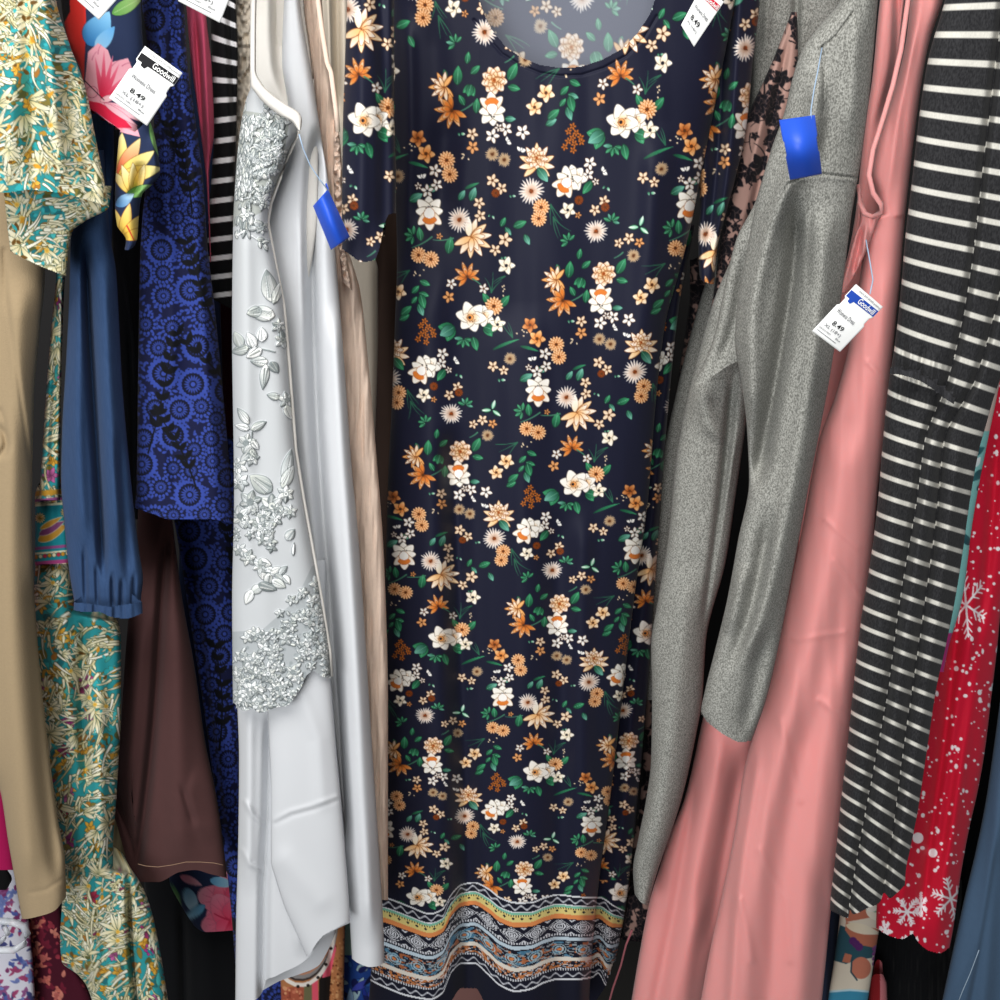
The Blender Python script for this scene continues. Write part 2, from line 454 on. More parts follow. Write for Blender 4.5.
# one repeat of the print; positions in the zoomed tile (quarter pixels), radius likewise
REPEAT = [
 ('leafy', 205, 315, 75, 2.6), ('leafy', 345, 310, 60, .3), ('sprig', 255, 355, 62, 1.7), ('leaf', 300, 375, 55, 1.3), ('leaf', 418, 205, 55, 5.4), ('leaf', 345, 195, 50, 4.2),
 ('lotus', 265, 95, 46, 4.4), ('stem', 290, 115, 50, .5), ('grass', 365, 170, 80, 4.9), ('grassr', 420, 105, 60, 2.9), ('wflower', 425, 62, 36, 0), ('s5w', 205, 135, 21, .2), ('s5o', 195, 188, 23, .6), ('s5w', 335, 155, 20, 0), ('seeds', 405, 160, 22, 0),
 ('pompon', 375, 225, 38, 0), ('anem2', 335, 265, 45, .5), ('anemone', 285, 270, 62, 1.2), ('wflower', 390, 298, 34, 1),
 ('grass', 450, 350, 70, 4.3), ('blade', 370, 400, 120, -.5), ('blade', 480, 385, 80, .15), ('s5g', 520, 300, 31, .3), ('s5y', 548, 355, 34, .1), ('seeds', 490, 335, 25, 0), ('seeds', 690, 375, 22, 0),
 ('pompon', 625, 378, 34, 0), ('pompon', 635, 428, 33, 0), ('tdaisy', 440, 435, 27, 0), ('s5c', 372, 465, 22, .3), ('s5c', 415, 482, 20, .9), ('petals', 405, 520, 18, 0),
 ('leaf', 505, 510, 55, 5.8), ('leaf', 560, 480, 40, .4), ('s5k', 580, 415, 24, 0), ('butter', 530, 440, 22, 0), ('s5k', 585, 465, 22, .5), ('s5k', 548, 487, 24, .9), ('s5k', 515, 470, 14, .9),
 ('leaf', 625, 680, 62, 4.9), ('stem', 560, 650, 90, 2.5), ('stem', 640, 655, 80, 2.9), ('opened', 553, 562, 66, 4.7), ('lily', 722, 660, 72, .45), ('lilyp', 700, 610, 50, 5.0), ('daisy', 665, 590, 47, 0), ('s5o', 588, 648, 13, 0),
 ('sprig', 490, 645, 60, 3.3), ('leaf', 515, 640, 50, 4.6), ('grass', 470, 770, 95, 2.6), ('pompon', 507, 715, 33, 0), ('pompon', 553, 730, 34, 0), ('seeds', 500, 785, 24, 0),
 ('lsprig', 368, 640, 52, 5.0), ('s5c', 330, 680, 22, .4), ('s5o', 370, 695, 19, .2), ('s5c', 293, 697, 19, 0), ('stem', 310, 730, 40, 2.4), ('tdaisy', 350, 742, 27, 0),
 ('sprig', 262, 620, 55, 5.0), ('daisy', 205, 655, 46, 0), ('s5c', 230, 548, 21, 0), ('s5c', 197, 580, 21, .4), ('tdisc', 235, 570, 17, 0),
 ('sprig', 103, 690, 55, 4.0), ('leaf', 147, 735, 40, 4.9),
 ('grass', 30, 560, 90, 1.3), ('leaf', 165, 500, 55, 2.2), ('s5k', 170, 415, 24, .2), ('s5k', 165, 455, 22, .7), ('butter', 220, 445, 22, 1.2), ('s5k', 195, 480, 14, .7), ('anem2', 115, 465, 48, .2), ('opened', 88, 480, 62, 5.3), ('wflower', 95, 580, 32, .4), ('tdisc', 135, 545, 17, 0), ('s5o', 135, 598, 13, 0),
 ('grape', 100, 330, 48, 0), ('petals', 240, 500, 16, 1),
 ('leaf', 62, 158, 40, 5.5), ('leaf', 100, 132, 42, .4), ('leaf', 90, 205, 55, 1.3), ('leaf', 25, 242, 52, 5.6),
 ('stem', 735, 175, 80, 2.5), ('leaf', 885, 65, 62, 5.2), ('leaf', 888, 122, 45, .2), ('leaf', 870, 232, 40, 0), ('leafy', 725, 120, 48, 1.9), ('leaf', 678, 78, 62, 4.8), ('leaf', 745, 58, 42, 5.6), ('leaf', 632, 72, 30, 1.2), ('leaf', 745, 185, 50, 4.8), ('leaf', 690, 165, 40, 4.2),
 ('opened', 803, 200, 62, 1.5), ('peony', 815, 95, 60, 0), ('lilyc', 612, 118, 50, .2), ('lotus', 640, 210, 54, 2.5),
 ('s5k', 800, 292, 26, 0), ('s5k', 852, 268, 24, .5), ('s5k', 915, 278, 26, .2), ('butter', 855, 312, 20, 1.2), ('butter', 905, 345, 22, .5), ('s5k', 825, 262, 15, .5),
 ('tdaisy', 798, 357, 27, 0), ('tdaisy', 842, 377, 27, 0), ('s5c', 725, 285, 22, .2), ('s5o', 725, 332, 23, .4), ('petals', 683, 285, 16, 0),
 ('s5w2', 425, 845, 33, .3), ('s5w2', 385, 890, 31, .8), ('leaf', 522, 855, 40, .3), ('leaf', 485, 875, 34, 5.4), ('leaf', 508, 910, 48, 1.2), ('leaf', 445, 937, 44, 5.8),
 ('peonyw', 965, 370, 66, 0), ('leaf', 985, 430, 60, .9), ('grass', 1020, 580, 90, 1.2), ('daisy', 940, 488, 50, 0), ('pompon', 975, 545, 34, 0), ('pompon', 965, 585, 32, 0),
 ('s5c', 795, 450, 24, 0), ('s5c', 828, 478, 22, .5), ('tdisc', 805, 495, 16, 0), ('petals', 868, 505, 14, 0), ('leaf', 678, 502, 42, 5.3), ('leaf', 720, 498, 52, 5.1), ('blade', 690, 480, 60, -.5),
 ('s5c', 742, 530, 22, .2), ('s5c', 745, 575, 22, .6), ('petals', 790, 575, 14, 1), ('leaf', 830, 597, 38, 5.2), ('leaf', 893, 605, 52, 5.9), ('leaf', 848, 630, 36, .9), ('leaf', 918, 660, 42, 1.1), ('s5c', 835, 660, 27, 0), ('s5c', 797, 697, 22, .4), ('petals', 828, 725, 15, 0),
]
def draw_motif(c, k, x, y, r, a):
    if k == 'lotus': lotus(c, x, y, r, a)
    elif k == 'leafy':
        for da in (-.7, .7, 0): leaf(c, x+math.cos(a+da)*r*.25, y+math.sin(a+da)*r*.25, r*.95, a+da, .33)
    elif k == 'leaf': leaf(c, x, y, r*1.1, a)
    elif k == 'sprig': sprig(c, x, y, r*.62, a)
    elif k == 'lsprig':
        for da in (-1.9, 0, 1.9): leaf(c, x+math.cos(a+da)*r*.45, y+math.sin(a+da)*r*.45, r*.8, a+da, .25); c.petal(x+math.cos(a+da)*r*.1, y+math.sin(a+da)*r*.1, a+da, r*.75, r*.1, H['g3'], H['white'], None)
    elif k == 'stem': c.stroke(curve_pts(x, y, a, r, .4), 1.5, .8, H['g1']*.6+H['g3']*.4)
    elif k == 'grass': grass(c, x, y, r, a)
    elif k == 'grassr': grass(c, x, y, r, a, 2)
    elif k == 'blade': c.petal(x, y, a, r, 1.6, H['g1'], H['g2'], None, bend=.12)
    elif k == 'wflower':
        for i in range(5): c.petal(x, y, a+i*TAU/5, r, r*.38, H['cream'], H['white'], H['tan']*.5, 0.64, .62, rd=.5)
        c.disc(x, y, r*.18, H['dk'])
    elif k == 's5w': small5(c, x, y, r, H['white']*.95, H['brown'], a)
    elif k == 's5k': small5(c, x, y, r, H['white'], H['dk'], a)
    elif k == 's5c': small5(c, x, y, r, H['white']*.6+H['lorg']*.4, H['brown'], a)
    elif k == 's5o': small5(c, x, y, r, H['cream']*.4+H['org']*.6, H['brown'], a)
    elif k in ('s5g', 's5y', 's5w2'):
        c0, c1 = {'s5g': ('dorg', 'org'), 's5y': ('org', 'lorg'), 's5w2': ('lorg', 'white')}[k]
        for i in range(5): c.petal(x, y, a+i*TAU/5, r*1.05, r*.42, H[c0], H[c1]*.6+H['cream']*.4, H['brown'], 0.64, .65, rd=.5)
        c.disc(x, y, r*.2, H['brown'])
    elif k == 'seeds': seeds(c, x, y, r)
    elif k == 'pompon': pompon(c, x, y, r)
    elif k == 'anemone': anemone(c, x, y, r, a)
    elif k == 'anem2': anemone(c, x, y, r, a, 'dorg')
    elif k == 'tdaisy': daisy(c, x, y, r, H['tan'], H['brown'], 22, .2, .09)
    elif k == 'tdisc': c.disc(x, y, r, H['dorg']*.6); daisy(c, x, y, r, H['dorg'], H['brown'], 12, .2, .1)
    elif k == 'petals':
        c.petal(x, y, a, r, r*.3, H['g2'], H['white'], None); c.petal(x-r*.6, y-r*.3, a+1.3, r*.8, r*.25, H['g1'], H['g3'], None)
    elif k == 'butter':
        c.petal(x, y, a+3.5, r, r*.35, H['white'], H['white'], H['dk']); c.petal(x, y, a+5.6, r, r*.4, H['white'], H['white'], H['dk']); c.petal(x, y, a+4.6, r*.7, r*.25, H['white'], H['white'], H['dk'])
    elif k == 'opened': opened(c, x, y, r, a)
    elif k == 'lily': lily(c, x, y, r, a)
    elif k == 'lilyc': lily(c, x, y, r, a+2.9, 'lorg')
    elif k == 'lilyp': c.petal(x, y+r*.8, a-.3, r*1.5, r*.3, H['cream'], H['white'], H['tan']*.6, .4, .8)
    elif k == 'daisy': daisy(c, x, y, r, H['white'], H['dorg'])
    elif k == 'peony': peony(c, x, y, r)
    elif k == 'peonyw':
        lily(c, x, y+r*.1, r, 4.7); peony(c, x, y, r*.75, 'cream')
    elif k == 'grape':
        for dx, dy in ((0, -1), (-.4, -.6), (.35, -.5), (.8, -.15), (0, -.1), (-.4, .15), (.2, .35), (-.75, .6), (.1, .85), (.9, .2)):
            small5(c, x+dx*r*.8, y+dy*r*.95, r*.28, H['org']*.9, H['brown'], dx)

def paint_floral(base, seed=3):
    global rng
    c = Canvas(-260, -190, 330, 1130, 2.0, base)
    A, B = np.array([-143.7, 182.3]), np.array([107.5, 175.7])
    for i in range(-6, 8):
        for j in range(-6, 8):
            off = i*A+j*B
            if off[1] < -460 or off[1] > 1180 or abs(off[0]) > 620: continue
            rng = np.random.default_rng(seed)
            for k, zx, zy, r, a in REPEAT:
                fx, fy = fab(400+zx/4, 250+zy/4)
                x, y = fx+off[0], fy+off[1]
                if -290 < x < 350 and -220 < y < 1160: draw_motif(c, k, x, y, r/4*1.0, a)
    return c
FLORAL = paint_floral(H['navy'])
rng = np.random.default_rng(11)

def border_color(px, py, b, cols):
    """the woven-look border above the hem: b runs 0 at its upper edge to 1 at its lower edge"""
    s = unproj(px, py, 1.2)[0]*K_FAB
    navy, wh = H['navy']*.8, hexc('d9dbe0')
    out = cols.copy()
    def band(lo, hi, c): m = (b >= lo) & (b < hi); out[m] = c[m] if getattr(c, 'ndim', 1) == 2 else c
    def mixc(m, c0, c1): return c0*(1-m[:, None])+c1*m[:, None]
    t = lambda lo, hi: (b-lo)/(hi-lo)
    scroll = lambda q: np.clip(1.5-9*np.abs((q-.5)-.22*np.sin(s*.42))+.0, 0, 1)*.8+np.clip(1-6*np.hypot(((s/7.5) % 1-.5)*1.4, (q-.5-.25*np.sign(np.sin(s*.42)))*1.2), 0, 1)*.7
    band(0, .985, navy)
    q = t(.02, .115); band(.02, .115, mixc(np.clip(scroll(q), 0, 1), navy, wh))
    band(0, .018, wh); band(.112, .124, wh)
    band(.124, .15, hexc('79b79c'))
    q = t(.15, .23); dia = (np.abs((s/11) % 1-.5)*2+np.abs(q-.5)*2) < .42; dots = (np.abs((s/3.1) % 1-.5) < .2) & (np.abs(q-.12) < .12)
    band(.15, .23, mixc((dia | dots)*1., hexc('d8c67c'), navy))
    band(.228, .28, hexc('d8874f')); band(.28, .29, navy)
    q = t(.29, .455); P = 30.0
    u = (s/P) % 1-.5; v = (q-.5)
    r = np.abs(u)*2+np.abs(v)*2
    orn = ((r < .86) & (np.sin(r*24+np.cos(np.arctan2(v, u)*4)*2) > -.1)) | ((r > 1.0) & (r < 1.07))
    u2 = ((s/P+.5) % 1)-.5; r2 = np.abs(u2)*2+np.abs(np.abs(v)-.5)*2
    orn |= (r2 < .3) & (r2 > .12)
    band(.29, .455, mixc(orn*.95, navy, wh))
    q = t(.455, .48); band(.455, .48, mixc((((s/3.4) % 1) < .6)*.9, navy, wh))
    band(.495, .535, hexc('b7c7d2')); band(.535, .55, navy)
    n1 = vnoise(s/3.2, b*95, 5); n2 = vnoise(s/6, b*48, 9); u = (s/30) % 1-.5; q = t(.55, .73); rr = np.hypot(u*30, (q-.5)*27)
    cc = mixc((n1 > .25)*.75, navy, hexc('b9c3c4')); cc = mixc((n2 > .35)*.85, cc, hexc('4c7f9c')); cc = mixc((n2 < -.45)*.85, cc, hexc('b5683d'))
    cc = mixc(((rr < 9) & (np.sin(rr*1.6) > 0))*.85, cc, hexc('a9c3cc')); cc = mixc((rr < 2.5)*1., cc, hexc('c97a44')); band(.55, .73, cc)
    band(.73, .775, hexc('d8d0c4'))
    q = t(.775, .86); n3 = vnoise(s/3.6, b*70, 15); cc = mixc((n3 > -.05)*.9, navy, hexc('c47a45')); cc = mixc((vnoise(s/2.2, b*120, 21) > .45)*.8, cc, wh); band(.775, .86, cc)
    band(.86, .885, mixc((((s/3.2) % 1) < .55)*.9, navy, wh))
    q = t(.895, .98); band(.895, .98, mixc(np.clip(scroll(q), 0, 1), navy, wh))
    band(.98, 1.0, wh); band(1.0, 99, navy)
    return out

# --- cream leaves on teal and gold
def paint_foliage(x0, y0, x1, y1, n, mag=0.0, sc=1.8, scale=1.0):
    c = Canvas(x0, y0, x1, y1, sc, hexc('2b8f94'))
    A_ = (x1-x0)*(y1-y0); q = scale
    for i in range(int(A_/90)):
        cl = hexc(['b98a2e', '2fa3a8', '1b6b74', '7d7030', '45b4b4', '55582c', 'a96f28', '1f7f86', '3f9c94'][int(R_(0, 8.99))])
        c.petal(R_(x0, x1), R_(y0, y1), R_(0, TAU), R_(6, 16)*q, R_(2, 5)*q, cl, cl, hexc('3d4630'), .4, rd=.6)
    for i in range(int(A_/900)):
        x, y = R_(x0, x1), R_(y0, y1)
        for k in range(5): c.petal(x, y, k*TAU/5+R_(0, .4), R_(5, 10)*q, 2.4*q, hexc('c8902a'), hexc('dcae4c'), hexc('4a3a14'), .5)
    if mag:
        for i in range(int(A_/1500*mag)):
            x, y = R_(x0, x1), R_(y0, y1); cl = hexc(['c03b97', 'b8324f', 'd76fae', 'a83a70'][int(R_(0, 3.99))])
            for k in range(6): c.petal(x, y, k*TAU/6+R_(-.2, .2), R_(6, 11)*q, 3*q, cl*.6, cl, hexc('3a1a30'), .5)
    for i in range(int(A_/n*1.9)):       # long curling leaf strokes
        x, y = R_(x0, x1), R_(y0, y1); a = 1.9+2.2*float(vnoise(np.array(x/60), np.array(y/60), 4)); L = R_(14, 36)*q
        st = curve_pts(x, y, a, L, R_(-1.3, 1.3), 7); w = R_(1.6, 3.4)*q
        c.stroke(st, w+1.3, 1.1, hexc('4a4a2a')); c.stroke(st, w, .5, hexc(['f1eeda', 'ebe4c4', 'f6f3e4', 'dfd3a4'][int(R_(0, 3.99))]))
        for k in range(int(R_(0, 4))):
            px_, py_ = st[int(R_(1, 6))]; c.petal(px_, py_, a+R_(-1.2, 1.2), R_(6, 13)*q, R_(1.1, 2.1)*q, hexc('d9cf9c'), hexc('f3eed6'), hexc('3f4a30'), .45, bend=R_(-.4, .4))
    for i in range(int(A_/n*.25)):       # fans of cream leaves
        x, y = R_(x0, x1), R_(y0, y1); a0 = R_(0, TAU); sp = R_(.25, .5); k = int(R_(4, 9)); L = R_(12, 26)*q
        for t_ in range(k):
            an = a0+(t_-(k-1)/2)*sp+R_(-.1, .1)
            c.petal(x, y, an, L*R_(.6, 1.15), R_(1.5, 2.9)*q, hexc('d2c48c'), hexc('f6f2e0'), hexc('3f5040'), .5, R_(.8, 1.2), bend=R_(-.45, .45))
        if R_(0, 1) < .4: c.disc(x, y, 2.4*q, hexc('c9902c'), hexc('e2c060'))
    for i in range(int(A_/260)):         # small accents over everything
        cl = hexc(['c8902a', '1f8087', '6a4a1a', '37a9ae'][int(R_(0, 3.99))]); c.petal(R_(x0, x1), R_(y0, y1), R_(0, TAU), R_(3, 9)*q, R_(.8, 2)*q, cl, cl, None)
    return c
FOL1 = paint_foliage(-30, -90, 130, 300, 190, scale=1.1)
FOL2 = paint_foliage(20, 240, 190, 1080, 170, 1.0, scale=.9)
for i in range(5):      # paisley band of the waist
    pass
b0 = FOL2
b0.poly([(20, 505), (90, 505), (90, 562), (20, 562)], hexc('1f8e9c'))
for yy, cl, w in ((492, 'b98a2e', 5), (499, '8f4a80', 3), (504, 'ece6c3', 2), (547, '9a4f8a', 3), (552, 'ece6c3', 2), (562, 'a8447e', 4)):
    b0.stroke([(20, yy+3), (90, yy-3)], w, w, hexc(cl))
for x, y in ((40, 518), (66, 512)):
    for k in range(12): b0.petal(x, y, k*TAU/12, 6, 1.4, hexc('c9902c'), hexc('f3eed6'), hexc('4a3a14'), .4)
for i, cl in enumerate(('c9902c', '7c3a6d', 'c9902c')): b0.petal(38+i*1, 541-i*6, -.5, 34-i*4, 6-i*1.5, hexc(cl), hexc(cl)*.8+.15, hexc('ece6c3'), .6)
for i in range(9): b0.disc(36+i*4.5, 557-i*.5, 2.2, hexc(['c9902c', 'ece6c3', 'b8324f'][i % 3]), None, hexc('4a3a14'), .4)

# --- royal blue flowers and black twigs
def paint_blue():
    c = Canvas(120, -90, 250, 1080, 2.0, hexc('14183a')); blue = hexc('34479a')
    pts = []
    tries = 0
    while tries < 9000:
        tries += 1; x, y, r = R_(121, 249), R_(-85, 1075), R_(10, 17)
        if all((x-a)**2+(y-b)**2 > (.84*(r+q))**2 for a, b, q in pts): pts.append((x, y, r))
    for i in range(4200):
        x, y = R_(120, 250), R_(-90, 1080); c.petal(x, y, R_(0, TAU), R_(4, 8), 1.7, blue, blue, hexc('151a3a'), .4)
    for x, y, r in pts:
        c.disc(x, y, r*1.02, hexc('10132a'))
        n1 = int(r*1.45)
        for k in range(n1): c.petal(x+math.cos(k*TAU/n1)*r*.7, y+math.sin(k*TAU/n1)*r*.7, k*TAU/n1, r*.36, r*.14, blue, blue*.95, None, sh=.8, rd=.6)
        for k in range(18): c.petal(x+math.cos(k*TAU/18)*r*.22, y+math.sin(k*TAU/18)*r*.22, k*TAU/18, r*.38, r*.055, blue*.9, blue, None)
        c.disc(x, y, r*.15, blue)
    for i in range(24):
        x, y, a = R_(120, 250), R_(-60, 1080), R_(-2.2, -.9); st = curve_pts(x, y, a, R_(75, 115), R_(-.5, .5), 8); c.stroke(st, 1.8, .9, hexc('0a0b10'))
        for q in range(2, 9):
            for sd in (-1, 1): c.petal(st[q][0], st[q][1], a+sd*R_(.5, 1.0), R_(9, 14), R_(2.4, 3.4), hexc('0a0b10'), hexc('0c0e16'), None)
    return c
BLUE = paint_blue()

# --- navy with big pink hibiscus
def hibiscus(c, x, y, r, a0, cl='f0a6b6'):
    p = hexc(cl)
    for i in range(5):
        an = a0+i*TAU/5
        c.petal(x, y, an, r*1.05, r*.5, hexc('e2486a'), p, hexc('b0607a'), .5, .5, rd=.42)
        for k in range(7): c.petal(x, y, an+(k-3)*.11, r*R_(.45, .75), r*.035, hexc('c81f3f'), hexc('e86a86'), None)
        for k in range(3): c.stroke([(x+math.cos(an+(k-1)*.25)*r*.55, y+math.sin(an+(k-1)*.25)*r*.55), (x+math.cos(an+(k-1)*.3)*r*.88, y+math.sin(an+(k-1)*.3)*r*.88)], .7, .3, hexc('d0607e'))
    c.stroke(curve_pts(x, y, a0+.5, r*.6, .3), 2.2, 1.2, hexc('c22a4b'))
def paint_hib():
    c = Canvas(50, -90, 260, 960, 2.0, hexc('273352'))
    c.poly([(50, -90), (83, -90), (86, 20), (84, 80), (60, 90), (50, 60)], hexc('e2352f')); c.poly([(50, -90), (68, -90), (70, 12), (60, 30), (50, 20)], hexc('15161f'))
    c.petal(88, 45, -1.0, 40, 14, hexc('2f78b8'), hexc('8cc6e8'), hexc('1a3c66'), .6, .7); c.petal(96, 50, -.9, 30, 7, hexc('9fd0ee'), hexc('5aa0d8'), None)
    c.petal(112, 14, -.5, 36, 7, hexc('5f9a4a'), hexc('b5d68a'), hexc('274a22'), .5, .8, vein=hexc('dff0c0'))
    for pts in ([(84, 90), (88, 52), (98, 43), (108, 50), (112, 62), (128, 58), (132, 68), (128, 84), (112, 98), (100, 104)], [(84, 88), (100, 98), (118, 108), (136, 124), (140, 137), (120, 132), (84, 102)]): c.poly(pts, hexc('f0a9b7'))
    c.poly([(84, 100), (100, 103), (118, 112), (132, 128), (118, 128), (96, 112), (84, 108)], hexc('e0274a'))
    for a, L in ((-1.75, 44), (-1.55, 50), (-1.35, 46), (-1.15, 40), (-.85, 30), (-.6, 38), (-.45, 40), (-.3, 36)): c.petal(103, 100, a, L, 2.6, hexc('d81f42'), hexc('ea7f97'), None, sh=.5)
    for a, L in ((.25, 40), (.45, 46), (.6, 42)): c.petal(104, 103, a, L, 3, hexc('f3b4c0'), hexc('f7c6cf'), hexc('c05070'), .4)
    for x, y, a in ((92, 60, -1.3), (112, 66, -.9), (122, 66, -.6), (98, 54, -1.5)): c.stroke(curve_pts(x, y, a, 10, .6), .9, .4, hexc('c9607c'))
    c.disc(92, 92, 6, hexc('f6c4cc'), hexc('f0a0b0'), hexc('a04058'), .5); c.petal(100, 101, -.3, 20, 3.5, hexc('f4b5bf'), hexc('f7cdd4'), hexc('b04058'), .5)
    c.stroke([(84, 80), (96, 92), (104, 100)], 1, .7, hexc('30161f'))
    c.poly([(84, 104), (118, 132), (110, 145), (84, 125)], hexc('11141d'))
    # cuff: yellow lily, green leaf, blue bits
    for k in range(5): c.petal(118, 178, -1.9+k*.42, 46, 8, hexc('d84a2c') if k == 2 else hexc('e7c24a'), hexc('f1e6a8'), hexc('6a4a14'), .5, .8)
    for k in range(4): c.petal(134, 196, -2.3+k*.35, 34, 5, hexc('e0b43a'), hexc('f3ebc0'), hexc('8a5a1a'), .5, .9)
    c.petal(150, 122, 1.2, 52, 6, hexc('5a8f4a'), hexc('a8cc88'), hexc('234a2a'), .5, .8); c.petal(126, 195, -.25, 36, 6, hexc('6aa050'), hexc('a5d08c'), hexc('2a4a22'), .5, .8)
    c.petal(116, 206, -.6, 22, 6, hexc('4f86c0'), hexc('b7d4e6'), hexc('1d2c50'), .4, .8)
    for k in range(4): c.petal(122, 238, -1.9+k*.55, 36, 6, hexc('e8bb3c'), hexc('f4dc90'), hexc('a04a1a'), .5, .8)
    c.stroke([(127, 226), (134, 240)], 1.6, 1, hexc('d2402c'))
    # hem seen low down
    hibiscus(c, 228, 903, 30, 2.2); hibiscus(c, 230, 920, 28, 2.9, 'e98aa0')
    c.petal(186, 888, 1.2, 30, 7, hexc('7fb8d8'), hexc('cfe4ee'), hexc('1d3c60'), .5); c.petal(205, 905, 2.5, 26, 5, hexc('5aa0c8'), hexc('a8d0e4'), hexc('1d3c60'), .5)
    c.petal(172, 886, 1.2, 22, 4, hexc('4f8a4a'), hexc('9cc080'), hexc('234a2a'), .5); c.petal(210, 880, .2, 26, 5, hexc('6ab0d8'), hexc('b8dcec'), None); c.petal(180, 876, .4, 24, 4, hexc('e98aa0'), hexc('f0b0bc'), None)
    return c
HIB = paint_hib()

# --- silver embroidery on the lace overlay (colour and raised height)
def paint_lace():
    c = Canvas(215, 50, 350, 730, 3.0, hexc('c4c7c9'))
    sil = ['ffffff', 'f2f5f5', 'e4e8e8', '959d9d', 'fbfbf6', 'd6dad2', '7f8787']
    def rc(): return hexc(sil[int(R_(0, 6.99))])
    def lpetal(x, y, a, L, w, hh=.0028):
        c.petal(x, y, a, L, w, rc(), rc(), hexc('6c7476'), .7, .8, hh=hh)
        for q in range(int(w*1.6)):
            o = R_(-.7, .7)*w; c.stroke([(x+math.cos(a)*L*.15-math.sin(a)*o, y+math.sin(a)*L*.15+math.cos(a)*o), (x+math.cos(a)*L*.8-math.sin(a)*o*.5, y+math.sin(a)*L*.8+math.cos(a)*o*.5)], .55, .3, rc()*R_(.72, 1.04), hh=hh*1.35)
    def lflower(x, y, r, n=6):
        a0 = R_(0, TAU)
        for k in range(n): lpetal(x, y, a0+k*TAU/n, r*R_(.85, 1.1), r*.33)
        c.disc(x, y, r*.28, rc(), rc(), hexc('7a8284'), .6, hh=.0032)
        c.disc(x, y, r*.1, hexc('8a9294'), hh=.002)
    def spray(x, y, a, L, n=4):
        st = curve_pts(x, y, a, L, R_(-.6, .6)); c.stroke(st, 1.5, .8, rc(), hh=.0015)
        for i in range(1, n+1): lpetal(st[min(6, i+1)][0], st[min(6, i+1)][1], a+(-1)**i*R_(.5, .9), L*.45, L*.14)
    c.poly([(228, 632), (262, 630), (296, 600), (312, 566), (340, 560), (345, 690), (310, 690), (270, 716), (228, 712)], hexc('aeb3b5')); c.poly([(228, 108), (290, 118), (278, 190), (262, 212), (228, 230)], hexc('a9ada8'))
    for i in range(85):
        x, y = R_(238, 282), R_(118, 205)
        if x < 296-(y-118)*.32: lflower(x, y, R_(5, 10), 5)
    for i in range(22): spray(R_(236, 280), R_(112, 205), R_(0, TAU), R_(9, 16), 3)
    for i in range(120): lpetal(R_(235, 252), R_(110, 240), R_(-1.8, -1.2), R_(6, 12), 1.8)
    lflower(247, 215, 9); lflower(262, 228, 8); spray(238, 235, -.6, 24); spray(252, 236, .6, 18)
    lpetal(272, 302, -1.75, 33, 8.5); lpetal(273, 304, -1.2, 26, 5); lpetal(275, 316, 3.35, 28, 8); lpetal(262, 310, 2.9, 16, 6)
    lflower(283, 340, 10); lflower(279, 326, 8)
    spray(275, 352, 3.4, 40, 4); lpetal(268, 362, 3.2, 18, 5.5); lpetal(266, 364, 1.7, 26, 5); lpetal(270, 362, .9, 14, 5); lpetal(262, 342, -1.6, 15, 6)
    lflower(287, 400, 9); lpetal(286, 405, 1.2, 16, 5); lpetal(280, 398, 3.4, 14, 4)
    lpetal(249, 424, -2.2, 20, 4.5); lpetal(250, 429, 3.4, 16, 4); lpetal(251, 430, -.5, 18, 4.5); lflower(246, 443, 11); lflower(252, 458, 9); lflower(238, 466, 10); lflower(240, 482, 10); spray(252, 432, 1.6, 26)
    lpetal(284, 482, -1.35, 34, 6); lpetal(272, 492, -2.5, 28, 9); lpetal(282, 488, -1.1, 26, 6); lflower(272, 506, 14, 7); lflower(250, 502, 13); lflower(286, 494, 10); lflower(240, 516, 12); lflower(262, 525, 14, 7); lflower(290, 512, 8)
    for i in range(16): lflower(R_(236, 282), R_(508, 548), R_(5, 9), 5)
    lpetal(286, 540, -.9, 14, 5); lpetal(293, 556, -1.5, 14, 2); spray(250, 552, .9, 34); lflower(248, 558, 9); lflower(260, 566, 8); lflower(240, 550, 8); spray(262, 572, .1, 26); lpetal(262, 586, 2.6, 14, 5); lpetal(252, 590, 2, 16, 5); lpetal(272, 580, .5, 16, 5); lpetal(258, 584, .3, 20, 5)
    # scalloped border
    top = lambda x: 632 if x < 262 else 632-(x-262)*1.0
    for i in range(230):
        x = R_(234, 336); y = R_(560, 716)
        if y > top(x)+R_(-4, 6): lflower(x, y, R_(4.5, 9), 5)
    for i in range(150):
        x = R_(234, 336); y = R_(570, 716)
        if y > top(x)+4: lpetal(x, y, R_(0, TAU), R_(4, 8), R_(1.5, 2.6))
    for i in range(60):
        x = R_(240, 332); y = R_(600, 690)
        if y > top(x)+10: c.disc(x, y, R_(1, 2.4), hexc('9aa1a3'))
    return c
LACE = paint_lace()

# --- black lace flowers over nude lining
def paint_blacklace():
    c = Canvas(590, -80, 810, 1070, 1.8, hexc('b08d82')); k = hexc('131116')
    for i in range(900):
        x, y = R_(590, 810), R_(-80, 1070); a = R_(0, TAU); c.stroke(curve_pts(x, y, a, R_(10, 26), R_(-2, 2)), R_(.8, 2.2), .6, k)
    for i in range(2000):
        x, y = R_(590, 810), R_(-80, 1070); r = R_(5, 12)
        for q in range(5): c.petal(x, y, q*TAU/5+r, r, r*.4, k, k*1.4, hexc('7a625c'), .5, .6)
    return c
BLACE = paint_blacklace()

